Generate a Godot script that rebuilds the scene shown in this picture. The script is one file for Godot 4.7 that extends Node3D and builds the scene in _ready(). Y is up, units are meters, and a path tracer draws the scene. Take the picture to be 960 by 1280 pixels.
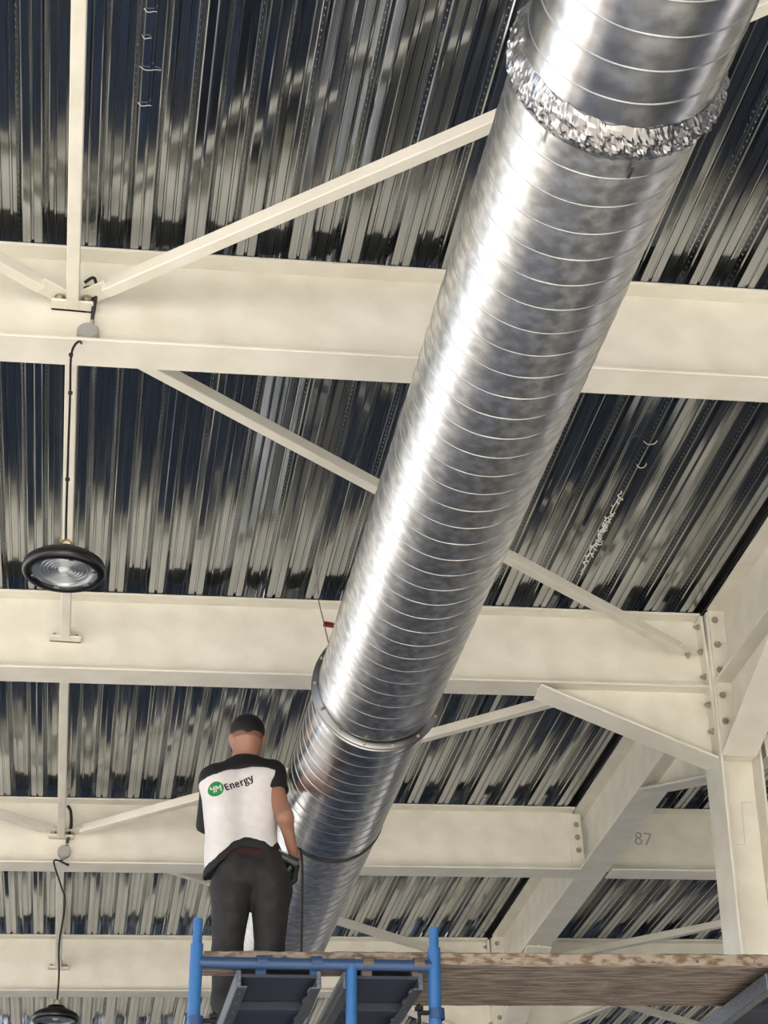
extends Node3D
# Steel hall roof seen from below: profiled deck, cream beams, bracing, spiral duct, worker on a scaffold.
# Lengths were measured from the camera (1.6 m above the floor): P() turns right / up / ahead into the scene.

const SLOPE := 0.03774            # the roof rises a little to the right
const DECK := 4.46                # underside of the deck above the camera at x = 0
const BEAM_DEPTH := 0.432
const FLANGE := 0.17
const BAY := 2.7935
const FIRST := 2.9635             # first beam
const GX := 3.16                  # girder and column line
const GROUPS := {"roof_beam": "cream beams under the roof deck", "girder": "girder lengths on the column line", "column": "columns under the girder",
	"roof_strut": "narrow struts between the beams", "diagonal_brace": "diagonal roof braces", "spiral_duct": "lengths of the spiral duct", "high_bay_lamp": "round hanging lamps",
	"junction_box": "round junction boxes on the beams", "scaffold": "blue scaffold frames", "walk_board": "metal walk boards of the scaffold", "wooden_plank": "wooden planks on the scaffold", "pipe_clamp": "pipe clamps on the blue posts"}
var mats := {}
var used := {}
var bolt_mesh: ArrayMesh
var rng := RandomNumberGenerator.new()

func P(x: float, y: float, z: float) -> Vector3:
	return Vector3(x, y + 1.6, -z)

func R(x: float, dy: float, z: float) -> Vector3:   # a point dy above the deck's underside
	return P(x, DECK + SLOPE * x + dy, z)

func bz(n: int) -> float:
	return FIRST + BAY * n

func _ready():
	rng.seed = 7
	camera_and_light()
	make_materials()
	bolt_mesh = make_bolt()
	build_hall()
	build_ceiling()
	build_steel()
	build_bracing()
	build_duct()
	build_lamps()
	build_scaffold()
	build_person()
	build_small_things()

# ------------------------------------------------------------------ camera, sky, light
func camera_and_light():
	var cam := Camera3D.new()
	cam.name = "camera"
	cam.fov = 30.633
	cam.near = 0.05
	cam.far = 200.0
	var right := Vector3(0.98796337, -0.00420142, 0.15463093)
	var up := Vector3(-0.07492579, 0.8615447, 0.50212236)
	var back := Vector3(-0.13533108, -0.50766434, 0.85085981)
	cam.transform = Transform3D(Basis(right, up, back).orthonormalized(), P(0, 0, 0))
	add_child(cam)
	cam.current = true
	var we := WorldEnvironment.new()
	we.name = "world_environment"
	var env := Environment.new()
	var sky := Sky.new()
	var ps := ProceduralSkyMaterial.new()
	ps.sky_top_color = Color(0.36, 0.52, 0.78)
	ps.sky_horizon_color = Color(0.86, 0.90, 0.95)
	ps.ground_horizon_color = Color(0.60, 0.58, 0.55)
	ps.ground_bottom_color = Color(0.42, 0.40, 0.37)
	ps.sky_curve = 0.18
	ps.energy_multiplier = 5.0
	sky.sky_material = ps
	env.background_mode = Environment.BG_SKY
	env.sky = sky
	env.ambient_light_source = Environment.AMBIENT_SOURCE_SKY
	env.tonemap_mode = Environment.TONE_MAPPER_LINEAR
	env.tonemap_exposure = 1.02
	env.sdfgi_enabled = true
	env.ssao_enabled = true
	env.ssil_enabled = true
	we.environment = env
	add_child(we)
	var sun := DirectionalLight3D.new()
	sun.name = "sun"
	sun.light_color = Color(1.0, 0.95, 0.88)
	sun.light_energy = 20.0
	sun.light_angular_distance = 0.6
	sun.shadow_enabled = true
	add_child(sun)
	sun.look_at_from_position(Vector3(-1.6, 4.9, 10.4), Vector3.ZERO)

# ------------------------------------------------------------------ materials
func noise_tex(freq: float, octaves: int, ramp_a: Color, ramp_b: Color, sd := 1, kind := FastNoiseLite.TYPE_SIMPLEX_SMOOTH, size := 512, lo := 0.0, hi := 1.0) -> NoiseTexture2D:
	var n := FastNoiseLite.new()
	n.noise_type = kind
	n.seed = sd
	n.frequency = freq
	n.fractal_octaves = octaves
	var t := NoiseTexture2D.new()
	t.width = size
	t.height = size
	t.seamless = true
	t.noise = n
	var g := Gradient.new()
	g.offsets = PackedFloat32Array([lo, hi])
	g.colors = PackedColorArray([ramp_a, ramp_b])
	t.color_ramp = g
	return t

func mat(key: String, c: Color, rough := 0.5, metal := 0.0) -> StandardMaterial3D:
	var m := StandardMaterial3D.new()
	m.albedo_color = c
	m.roughness = rough
	m.metallic = metal
	mats[key] = m
	return m

func tri(m: StandardMaterial3D, s: float, tex: Texture2D):
	m.albedo_texture = tex
	m.uv1_triplanar = true
	m.uv1_world_triplanar = true
	m.uv1_scale = Vector3(s, s, s)

func make_materials():
	var m := mat("paint", Color(0.885, 0.878, 0.83), 0.42)
	tri(m, 0.9, noise_tex(0.008, 4, Color(0.955, 0.95, 0.94), Color(1, 1, 1), 3, FastNoiseLite.TYPE_SIMPLEX_SMOOTH, 512, 0.2, 0.75))
	mat("pencil", Color(0.62, 0.61, 0.58), 0.8)
	m = mat("deck", Color(0.70, 0.715, 0.73), 0.2, 1.0)
	m.albedo_texture = noise_tex(0.02, 3, Color(0.88, 0.88, 0.875), Color(1, 1, 1), 5)
	m.uv1_scale = Vector3(9, 0.12, 1)
	m.roughness = 0.14
	mat("dimple", Color(0.80, 0.81, 0.82), 0.25, 1.0)
	m = mat("duct", Color(0.93, 0.93, 0.925), 0.37, 1.0)
	tri(m, 2.6, noise_tex(0.006, 6, Color(0.80, 0.80, 0.79), Color(1, 1, 1), 11, FastNoiseLite.TYPE_SIMPLEX_SMOOTH, 1024, 0.28, 0.72))
	m.roughness_texture = noise_tex(0.008, 5, Color(0.86, 0.86, 0.86), Color(1, 1, 1), 21, FastNoiseLite.TYPE_SIMPLEX_SMOOTH, 1024, 0.25, 0.75)
	m = mat("duct_clean", Color(0.90, 0.90, 0.90), 0.26, 1.0)
	tri(m, 3.0, noise_tex(0.007, 6, Color(0.80, 0.805, 0.805), Color(1, 1, 1), 13, FastNoiseLite.TYPE_SIMPLEX_SMOOTH, 512, 0.25, 0.7))
	mat("seam", Color(0.70, 0.71, 0.71), 0.42, 1.0)
	mat("seam_dark", Color(0.25, 0.25, 0.25), 0.5, 0.6)
	mat("foil", Color(0.66, 0.66, 0.66), 0.26, 1.0)
	mat("steel", Color(0.66, 0.67, 0.68), 0.35, 1.0)
	mat("flange", Color(0.50, 0.51, 0.51), 0.36, 1.0)
	mat("bolt", Color(0.66, 0.62, 0.55), 0.4, 0.35)
	mat("black", Color(0.018, 0.018, 0.02), 0.32)
	mat("cable", Color(0.03, 0.03, 0.03), 0.5)
	mat("box_grey", Color(0.60, 0.60, 0.59), 0.5)
	m = mat("lens", Color(0.72, 0.75, 0.78), 0.08)
	m.transparency = BaseMaterial3D.TRANSPARENCY_ALPHA
	m.albedo_color.a = 0.16
	mat("reflector", Color(0.62, 0.64, 0.66), 0.28, 1.0)
	mat("lamp_white", Color(0.92, 0.93, 0.94), 0.3)
	mat("brass", Color(0.62, 0.50, 0.28), 0.35, 0.9)
	mat("blue", Color(0.15, 0.355, 0.56), 0.42)
	m = mat("blue_worn", Color(0.15, 0.29, 0.47), 0.5)
	tri(m, 8.0, noise_tex(0.03, 4, Color(0.75, 0.72, 0.68), Color(1, 1, 1), 31))
	m = mat("zinc", Color(0.50, 0.52, 0.54), 0.45, 0.7)
	tri(m, 5.0, noise_tex(0.03, 4, Color(0.6, 0.6, 0.6), Color(1, 1, 1), 33))
	mat("panel", Color(0.14, 0.165, 0.22), 0.6)
	m = mat("rust", Color(0.36, 0.32, 0.28), 0.7)
	m = mat("wood_edge", Color(0.56, 0.515, 0.45), 0.85)
	tri(m, 3.0, noise_tex(0.012, 5, Color(0.68, 0.60, 0.53), Color(1, 1, 1), 41, FastNoiseLite.TYPE_SIMPLEX_SMOOTH, 512, 0.2, 0.6))
	m.uv1_scale = Vector3(2.2, 5.0, 5.0)
	m = mat("wood", Color(0.49, 0.45, 0.415), 0.85)
	tri(m, 1.0, noise_tex(0.02, 5, Color(0.62, 0.6, 0.58), Color(1, 1, 1), 43, FastNoiseLite.TYPE_SIMPLEX_SMOOTH, 512, 0.2, 0.7))
	m.uv1_scale = Vector3(0.5, 4.0, 4.0)
	m = mat("concrete", Color(0.48, 0.485, 0.485), 0.6)
	tri(m, 0.25, noise_tex(0.01, 5, Color(0.8, 0.79, 0.78), Color(1, 1, 1), 51))
	mat("yard", Color(0.60, 0.585, 0.56), 0.9)
	mat("wall", Color(0.74, 0.74, 0.73), 0.6)
	mat("slab", Color(0.4, 0.4, 0.4), 0.9)
	mat("skin", Color(0.55, 0.395, 0.32), 0.5)
	mat("hair", Color(0.025, 0.02, 0.018), 0.7)
	m = mat("hair_fade", Color(0.42, 0.30, 0.24), 0.7)
	m = mat("shirt", Color(0.82, 0.815, 0.815), 0.85)
	tri(m, 3.0, noise_tex(0.01, 4, Color(0.93, 0.92, 0.91), Color(1, 1, 1), 61))
	mat("navy", Color(0.028, 0.032, 0.042), 0.8)
	mat("hem", Color(0.085, 0.095, 0.095), 0.85)
	mat("maroon", Color(0.16, 0.03, 0.04), 0.85)
	m = mat("trousers", Color(0.145, 0.142, 0.14), 0.8)
	tri(m, 2.2, noise_tex(0.01, 4, Color(0.62, 0.62, 0.62), Color(1, 1, 1), 63, FastNoiseLite.TYPE_SIMPLEX_SMOOTH, 512, 0.3, 0.75))
	mat("glove", Color(0.03, 0.045, 0.045), 0.6)
	mat("green", Color(0.10, 0.50, 0.25), 0.7)
	mat("print", Color(0.05, 0.055, 0.06), 0.8)
	mat("tool_green", Color(0.025, 0.12, 0.08), 0.45)
	mat("tool_dark", Color(0.10, 0.10, 0.10), 0.5, 0.6)
	mat("tool_grey", Color(0.45, 0.50, 0.48), 0.4)
	mat("red", Color(0.42, 0.05, 0.05), 0.5)
	mat("strap", Color(0.42, 0.41, 0.37), 0.6)
	mat("cord", Color(0.10, 0.025, 0.03), 0.5)
	mat("strand", Color(0.86, 0.86, 0.83), 0.6)
	mat("sole", Color(0.10, 0.09, 0.08), 0.8)
	mat("eye", Color(0.9, 0.9, 0.88), 0.3)
	mat("lip", Color(0.55, 0.28, 0.24), 0.5)

# ------------------------------------------------------------------ mesh helpers
func begin() -> SurfaceTool:
	var st := SurfaceTool.new()
	st.begin(Mesh.PRIMITIVE_TRIANGLES)
	return st

func numbered(called: String, parent: Node) -> String:
	var key := str(parent.get_instance_id()) + called
	var n: int = used.get(key, 0)
	used[key] = n + 1
	return called if n == 0 else "%s_%03d" % [called, n]

func put(called: String, mesh: Mesh, m: String, parent: Node, at := Transform3D.IDENTITY) -> MeshInstance3D:
	var mi := MeshInstance3D.new()
	mi.name = numbered(called, parent)
	mi.mesh = mesh
	if m != "":
		mi.material_override = mats[m]
	mi.transform = at
	parent.add_child(mi, true)
	return mi

func obj(called: String, st: SurfaceTool, m: String, parent: Node) -> MeshInstance3D:
	st.generate_normals()
	return put(called, st.commit(), m, parent)

func thing(called: String, label: String, category: String, at := Vector3.ZERO, basis := Basis.IDENTITY, group := "") -> Node3D:
	var o := Node3D.new()
	o.name = numbered(called, self)
	o.transform = Transform3D(basis, at)
	add_child(o, true)
	o.set_meta("label", label)
	o.set_meta("category", category)
	if group == "":
		group = GROUPS.get(called, "")
	if group != "":
		o.set_meta("group", group)
	return o

func structure(called: String) -> Node3D:
	var o := Node3D.new()
	o.name = called
	add_child(o, true)
	o.set_meta("kind", "structure")
	return o

func face3(st: SurfaceTool, a: Vector3, b: Vector3, c: Vector3, out: Vector3):
	if (c - a).cross(b - a).dot(out) < 0.0:
		var t := b
		b = c
		c = t
	st.add_vertex(a)
	st.add_vertex(b)
	st.add_vertex(c)

func quad(st: SurfaceTool, a: Vector3, b: Vector3, c: Vector3, d: Vector3, out: Vector3):
	face3(st, a, b, c, out)
	face3(st, a, c, d, out)

func box(st: SurfaceTool, center: Vector3, size: Vector3, basis := Basis.IDENTITY, bev := 0.002):
	st.set_smooth_group(-1)
	var h := size * 0.5
	var e: float = minf(bev, minf(h.x, minf(h.y, h.z)) * 0.45)
	var pt := func(s: Vector3, ax: int) -> Vector3:
		var v := Vector3(s.x * (h.x - e), s.y * (h.y - e), s.z * (h.z - e))
		v[ax] = s[ax] * h[ax]
		return center + basis * v
	for ax in 3:
		var u := (ax + 1) % 3
		var w := (ax + 2) % 3
		for s in [-1.0, 1.0]:
			var c: Array[Vector3] = []
			for q in [[-1.0, -1.0], [1.0, -1.0], [1.0, 1.0], [-1.0, 1.0]]:
				var k := Vector3.ZERO
				k[ax] = s
				k[u] = q[0]
				k[w] = q[1]
				c.append(pt.call(k, ax))
			var n := Vector3.ZERO
			n[ax] = s
			quad(st, c[0], c[1], c[2], c[3], basis * n)
		for s in [-1.0, 1.0]:
			for t in [-1.0, 1.0]:
				var k0 := Vector3.ZERO
				k0[u] = s
				k0[w] = t
				var k1 := k0
				k0[ax] = -1.0
				k1[ax] = 1.0
				var n2 := Vector3.ZERO
				n2[u] = s
				n2[w] = t
				quad(st, pt.call(k0, u), pt.call(k1, u), pt.call(k1, w), pt.call(k0, w), basis * n2)
	for sx in [-1.0, 1.0]:
		for sy in [-1.0, 1.0]:
			for sz in [-1.0, 1.0]:
				var s3 := Vector3(sx, sy, sz)
				face3(st, pt.call(s3, 0), pt.call(s3, 1), pt.call(s3, 2), basis * s3)

func prism(st: SurfaceTool, poly: PackedVector2Array, depth: float, xf: Transform3D):
	# a flat outline in x, y given depth along z (centred)
	st.set_smooth_group(-1)
	var idx := Geometry2D.triangulate_polygon(poly)
	var hd := depth * 0.5
	for s in [-1.0, 1.0]:
		for i in range(0, idx.size(), 3):
			var a := poly[idx[i]]
			var b := poly[idx[i + 1]]
			var c := poly[idx[i + 2]]
			face3(st, xf * Vector3(a.x, a.y, s * hd), xf * Vector3(b.x, b.y, s * hd), xf * Vector3(c.x, c.y, s * hd), xf.basis * Vector3(0, 0, s))
	var area := 0.0
	for i in poly.size():
		var p := poly[i]
		var q := poly[(i + 1) % poly.size()]
		area += p.x * q.y - q.x * p.y
	for i in poly.size():
		var p := poly[i]
		var q := poly[(i + 1) % poly.size()]
		var o2 := Vector2(q.y - p.y, p.x - q.x) * signf(area)
		quad(st, xf * Vector3(p.x, p.y, -hd), xf * Vector3(q.x, q.y, -hd), xf * Vector3(q.x, q.y, hd), xf * Vector3(p.x, p.y, hd), xf.basis * Vector3(o2.x, o2.y, 0))

func along(a: Vector3, b: Vector3, up := Vector3.UP) -> Basis:   # x runs from a to b
	var x := (b - a).normalized()
	var z := x.cross(up).normalized()
	var y := z.cross(x).normalized()
	return Basis(x, y, z)

func bar(st: SurfaceTool, a: Vector3, b: Vector3, h: float, w: float, up := Vector3.UP, bev := 0.003):
	box(st, (a + b) * 0.5, Vector3(a.distance_to(b), h, w), along(a, b, up), bev)

func tube(st: SurfaceTool, pts: PackedVector3Array, r: float, sides := 10, r_end := -1.0):
	var n := pts.size()
	var frames: Array = []
	var side := Vector3.ZERO
	for i in n:
		var t := (pts[mini(i + 1, n - 1)] - pts[maxi(i - 1, 0)]).normalized()
		if i == 0:
			side = t.cross(Vector3.UP)
			if side.length() < 0.05:
				side = t.cross(Vector3.RIGHT)
		side = (side - t * side.dot(t)).normalized()
		frames.append([side, t.cross(side).normalized()])
	st.set_smooth_group(0)
	for i in n - 1:
		var ra := r if r_end < 0 else lerpf(r, r_end, float(i) / (n - 1))
		var rb := r if r_end < 0 else lerpf(r, r_end, float(i + 1) / (n - 1))
		for k in sides:
			var a0 := TAU * k / sides
			var a1 := TAU * (k + 1) / sides
			var d0: Vector3 = frames[i][0] * cos(a0) + frames[i][1] * sin(a0)
			var d1: Vector3 = frames[i][0] * cos(a1) + frames[i][1] * sin(a1)
			var e0: Vector3 = frames[i + 1][0] * cos(a0) + frames[i + 1][1] * sin(a0)
			var e1: Vector3 = frames[i + 1][0] * cos(a1) + frames[i + 1][1] * sin(a1)
			quad(st, pts[i] + d0 * ra, pts[i] + d1 * ra, pts[i + 1] + e1 * rb, pts[i + 1] + e0 * rb, d0 + d1)
	st.set_smooth_group(-1)
	for e in [0, n - 1]:
		var rr: float = r if (e == 0 or r_end < 0) else r_end
		var o: Vector3 = pts[0] - pts[1] if e == 0 else pts[n - 1] - pts[n - 2]
		for k in sides:
			var a0 := TAU * k / sides
			var a1 := TAU * (k + 1) / sides
			face3(st, pts[e], pts[e] + (frames[e][0] * cos(a0) + frames[e][1] * sin(a0)) * rr, pts[e] + (frames[e][0] * cos(a1) + frames[e][1] * sin(a1)) * rr, o)

func curve(pts: Array, step := 6) -> PackedVector3Array:
	var out := PackedVector3Array()
	for i in pts.size() - 1:
		var p0: Vector3 = pts[maxi(i - 1, 0)]
		var p1: Vector3 = pts[i]
		var p2: Vector3 = pts[i + 1]
		var p3: Vector3 = pts[mini(i + 2, pts.size() - 1)]
		for k in step:
			out.append(p1.cubic_interpolate(p2, p0, p3, float(k) / step))
	out.append(pts[pts.size() - 1])
	return out

func lathe(st: SurfaceTool, prof: Array, segs: int, xf := Transform3D.IDENTITY, smooth := true):
	# prof: Vector2(radius, height), round the y axis
	st.set_smooth_group(0 if smooth else -1)
	for i in prof.size() - 1:
		var p: Vector2 = prof[i]
		var q: Vector2 = prof[i + 1]
		var n2 := Vector2(q.y - p.y, p.x - q.x)
		for k in segs:
			var a0 := TAU * k / segs
			var a1 := TAU * (k + 1) / segs
			var am := (a0 + a1) * 0.5
			var v := func(rr: Vector2, a: float) -> Vector3: return xf * Vector3(rr.x * cos(a), rr.y, rr.x * sin(a))
			var out := xf.basis * Vector3(n2.x * cos(am), n2.y, n2.x * sin(am))
			if p.x > 1e-6:
				face3(st, v.call(p, a0), v.call(p, a1), v.call(q, a1), out)
			if q.x > 1e-6:
				face3(st, v.call(p, a0), v.call(q, a1), v.call(q, a0), out)

func make_bolt() -> ArrayMesh:   # head points along +y, 24 mm across
	var st := begin()
	lathe(st, [Vector2(0.019, 0), Vector2(0.019, 0.003), Vector2(0.0, 0.003)], 12, Transform3D.IDENTITY, false)
	lathe(st, [Vector2(0.014, 0.003), Vector2(0.014, 0.014), Vector2(0.012, 0.016), Vector2(0.0, 0.016)], 6, Transform3D.IDENTITY, false)
	lathe(st, [Vector2(0.008, 0.016), Vector2(0.008, 0.026), Vector2(0.0, 0.027)], 8, Transform3D.IDENTITY, false)
	st.generate_normals()
	return st.commit()

func bolt(parent: Node, at: Vector3, towards: Vector3):
	var y := towards.normalized()
	var x := y.cross(Vector3(0.3, 0.2, 0.93)).normalized()
	put("bolt", bolt_mesh, "bolt", parent, Transform3D(Basis(x, y, x.cross(y)), at))

# ------------------------------------------------------------------ the hall
func wall_with_openings(called: String, a: Vector3, along_dir: Vector3, length: float, height: float, holes: Array):
	# holes: [from, to, sill, head] along the wall; the pieces between them are solid
	var s := structure(called)
	var st := begin()
	var n := along_dir.cross(Vector3.UP).normalized()
	var b := Basis(along_dir, Vector3.UP, n)
	var piece := func(x0: float, x1: float, y0: float, y1: float):
		if x1 - x0 > 0.001 and y1 - y0 > 0.001:
			box(st, a + along_dir * (x0 + x1) * 0.5 + Vector3.UP * (y0 + y1) * 0.5, Vector3(x1 - x0, y1 - y0, 0.2), b, 0.004)
	var x := 0.0
	for h in holes:
		piece.call(x, h[0], 0.0, height)
		piece.call(h[0], h[1], 0.0, h[2])
		piece.call(h[0], h[1], h[3], height)
		x = h[1]
	piece.call(x, length, 0.0, height)
	obj("wall_panel", st, "wall", s)

func build_hall():
	var f := structure("floor")
	var st := begin()
	box(st, P(5.0, -1.7, 13.5), Vector3(22.2, 0.2, 37.2), Basis.IDENTITY, 0.01)
	obj("floor_slab", st, "concrete", f)
	var yard := structure("ground")
	st = begin()
	box(st, P(3.0, -1.8, 10.0), Vector3(140.0, 0.16, 140.0), Basis.IDENTITY, 0.01)
	obj("yard_surface", st, "yard", yard)
	wall_with_openings("wall_left", P(-5.9, -1.6, -4.8), Vector3(0, 0, -1), 36.6, 6.9, [[0.3, 7.6, 1.0, 5.8], [7.8, 15.2, 1.0, 5.8], [15.4, 21.6, 2.8, 5.8], [22.0, 28.4, 2.8, 5.8]])
	wall_with_openings("wall_right", P(15.9, -1.6, -4.8), Vector3(0, 0, -1), 36.6, 6.9, [[2.0, 7.4, 2.2, 3.6], [9.0, 14.4, 2.2, 3.6], [16.0, 21.4, 2.2, 3.6], [23.0, 28.4, 2.2, 3.6]])
	wall_with_openings("wall_back", P(-5.8, -1.6, -4.9), Vector3(1, 0, 0), 21.6, 6.9, [[1.2, 10.0, 0.0, 5.4]])
	wall_with_openings("wall_front", P(-5.8, -1.6, 31.9), Vector3(1, 0, 0), 21.6, 6.9, [[2.0, 6.0, 2.2, 3.6], [8.0, 12.0, 2.2, 3.6], [14.0, 18.0, 2.2, 3.6]])

# ------------------------------------------------------------------ roof deck
func roof_profile() -> PackedVector2Array:   # one rib, 0.2 m, from the middle of a rib to the next
	return PackedVector2Array([Vector2(0.0, 0.007), Vector2(0.004, 0.006), Vector2(0.007, 0.0), Vector2(0.032, 0.0), Vector2(0.036, 0.002),
		Vector2(0.043, 0.030), Vector2(0.048, 0.035), Vector2(0.056, 0.073), Vector2(0.060, 0.075), Vector2(0.074, 0.075), Vector2(0.077, 0.070),
		Vector2(0.083, 0.070), Vector2(0.086, 0.075), Vector2(0.114, 0.075), Vector2(0.117, 0.070), Vector2(0.123, 0.070), Vector2(0.126, 0.075),
		Vector2(0.140, 0.075), Vector2(0.144, 0.073), Vector2(0.152, 0.035), Vector2(0.157, 0.030), Vector2(0.164, 0.002), Vector2(0.168, 0.0),
		Vector2(0.193, 0.0), Vector2(0.196, 0.006), Vector2(0.2, 0.007)])

func deck_sheet(length: float, ribs: int, sd: int) -> ArrayMesh:
	var n := FastNoiseLite.new()
	n.seed = sd
	n.frequency = 1.0
	var r := RandomNumberGenerator.new()
	r.seed = sd
	var prof := roof_profile()
	var segs := 22
	var vs := PackedVector3Array()
	var ns := PackedVector3Array()
	var uvs := PackedVector2Array()
	var ix := PackedInt32Array()
	var run := 0.0
	for k in ribs:
		for i in prof.size() - 1:
			var p := prof[i] + Vector2(0.2 * k, 0)
			var q := prof[i + 1] + Vector2(0.2 * k, 0)
			var len2 := p.distance_to(q)
			var nrm := Vector2(q.y - p.y, -(q.x - p.x)).normalized()   # faces down
			var tilt := r.randf_range(-0.055, 0.055)
			nrm = nrm.rotated(tilt)
			var pitch := r.randf_range(-0.02, 0.02)
			var base := vs.size()
			for j in segs + 1:
				var z := -length * j / segs
				# thin sheet is never flat: it waves by a millimetre along its length
				var wave := n.get_noise_2d(p.x * 9.0 + i * 3.1 + k * 7.7, z * 0.35)
				var wave2 := n.get_noise_2d(p.x * 9.0 + i * 3.1 + k * 7.7, z * 0.35 + 0.1)
				var slope := (wave2 - wave) * 0.18 + pitch
				var m := Vector3(nrm.x, nrm.y, 0.0)
				m = (m + Vector3(0, 0, slope)).normalized()
				var lift := wave * 0.0012 if p.y > 0.01 else 0.0
				vs.append(Vector3(p.x, p.y + lift, z))
				vs.append(Vector3(q.x, q.y + lift, z))
				ns.append(m)
				ns.append(m)
				uvs.append(Vector2(run, -z))
				uvs.append(Vector2(run + len2, -z))
				if j < segs:
					var b := base + j * 2
					ix.append_array(PackedInt32Array([b, b + 1, b + 2, b + 1, b + 3, b + 2]))
			run += len2
	var arr := []
	arr.resize(Mesh.ARRAY_MAX)
	arr[Mesh.ARRAY_VERTEX] = vs
	arr[Mesh.ARRAY_NORMAL] = ns
	arr[Mesh.ARRAY_TEX_UV] = uvs
	arr[Mesh.ARRAY_INDEX] = ix
	var mesh := ArrayMesh.new()
	mesh.add_surface_from_arrays(Mesh.PRIMITIVE_TRIANGLES, arr)
	return mesh

func build_ceiling():
	var c := structure("ceiling")
	c.transform = Transform3D(Basis(Vector3(0, 0, 1), atan(SLOPE)), P(0, DECK, 0))
	var st := begin()
	box(st, Vector3(5.0, 0.18, -13.5), Vector3(22.4, 0.16, 37.4), Basis.IDENTITY, 0.01)
	obj("roof_slab", st, "slab", c)
	var variants: Array[ArrayMesh] = []
	for k in 6:
		variants.append(deck_sheet(2.0 * BAY + 0.04, 4, 100 + k))
	for row in range(0, 4):
		for col in range(-5, 10):
			var mi := put("deck_sheet", variants[absi(row * 5 + col * 7 + 35) % 6], "deck", c)
			mi.position = Vector3(-0.03 + 0.8 * col, 0.0015 * (row % 2), -(FIRST - BAY + 2.0 * BAY * row - 0.02))
	# embossed dimples along the rib sides
	var bump := begin()
	lathe(bump, [Vector2(0.0055, 0.0), Vector2(0.004, 0.0018), Vector2(0.0, 0.0026)], 6, Transform3D.IDENTITY, true)
	bump.generate_normals()
	var places: Array[Transform3D] = []
	for rib in range(-6, 24):
		for side in [-1.0, 1.0]:
			for q in [0.5]:
				var x: float = -0.03 + 0.2 * rib + side * 0.052
				var nrm := Vector3(side * 0.98, -0.2, 0).normalized()
				var bx := nrm.cross(Vector3(0, 0, 1)).normalized()
				var bs := Basis(bx, nrm, bx.cross(nrm))
				for j in 300:
					var z := 2.2 + 0.034 * j
					places.append(Transform3D(bs, Vector3(x, 0.055, -z)))
	var mm := MultiMesh.new()
	mm.transform_format = MultiMesh.TRANSFORM_3D
	mm.mesh = bump.commit()
	mm.instance_count = places.size()
	for i in places.size():
		mm.set_instance_transform(i, places[i])
	var mmi := MultiMeshInstance3D.new()
	mmi.name = "embossed_dimples"
	mmi.multimesh = mm
	mmi.material_override = mats["dimple"]
	mmi.set_meta("kind", "stuff")
	c.add_child(mmi, true)

# ------------------------------------------------------------------ steel frame
func tilt() -> Basis:
	return Basis(Vector3(0, 0, 1), atan(SLOPE))

func i_beam(label: String, n: int, x0: float, x1: float, stiffener := true) -> Node3D:
	# local x along the beam, y = 0 on the deck's underside
	var t := thing("roof_beam", label, "beam", R(0, 0, bz(n)), tilt(), "")
	var mid := (x0 + x1) * 0.5
	var l := x1 - x0
	var st := begin()
	box(st, Vector3(mid, -0.007, 0), Vector3(l, 0.012, FLANGE))
	obj("top_flange", st, "paint", t)
	st = begin()
	box(st, Vector3(mid, -BEAM_DEPTH * 0.5, 0), Vector3(l, BEAM_DEPTH - 0.024, 0.009))
	obj("web", st, "paint", t)
	st = begin()
	box(st, Vector3(mid, -BEAM_DEPTH + 0.006, 0), Vector3(l, 0.012, FLANGE))
	obj("bottom_flange", st, "paint", t)
	return t

func fin(t: Node3D, x: float, way: float):   # bolted plate at a beam's end, in front of the web
	var st := begin()
	box(st, Vector3(x, -0.21, 0.011), Vector3(0.085, 0.37, 0.012))
	obj("end_plate", st, "paint", t)
	for k in 3:
		bolt(t, Vector3(x + 0.008 * way, -0.10 - 0.088 * k, 0.017), Vector3(0, 0, 1))

func haunch(t: Node3D, x_col: float, x_tip: float, drop: float, with_plate := true):
	# triangular stiffening under a beam's end, in the beam's own axes
	var w := signf(x_tip - x_col)
	var st := begin()
	var top := -BEAM_DEPTH
	prism(st, PackedVector2Array([Vector2(x_col, top), Vector2(x_tip, top), Vector2(x_tip, top - 0.012), Vector2(x_col, top - drop)]), 0.009, Transform3D.IDENTITY)
	obj("haunch_web", st, "paint", t)
	st = begin()
	bar(st, Vector3(x_tip - w * 0.002, top - 0.012, 0), Vector3(x_col, top - drop, 0), 0.014, FLANGE)
	obj("haunch_flange", st, "paint", t)
	if with_plate:
		st = begin()
		box(st, Vector3(x_col - w * 0.001, (top - drop) * 0.5 - 0.005, 0), Vector3(0.016, -(top - drop) - 0.03, FLANGE + 0.02))
		obj("end_plate", st, "paint", t)
		for k in 5:
			for s in [-1.0, 1.0]:
				bolt(t, Vector3(x_col + w * 0.008, -0.07 - (0.145 if k < 3 else 0.15) * k, s * 0.055), Vector3(w, 0, 0))

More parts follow.
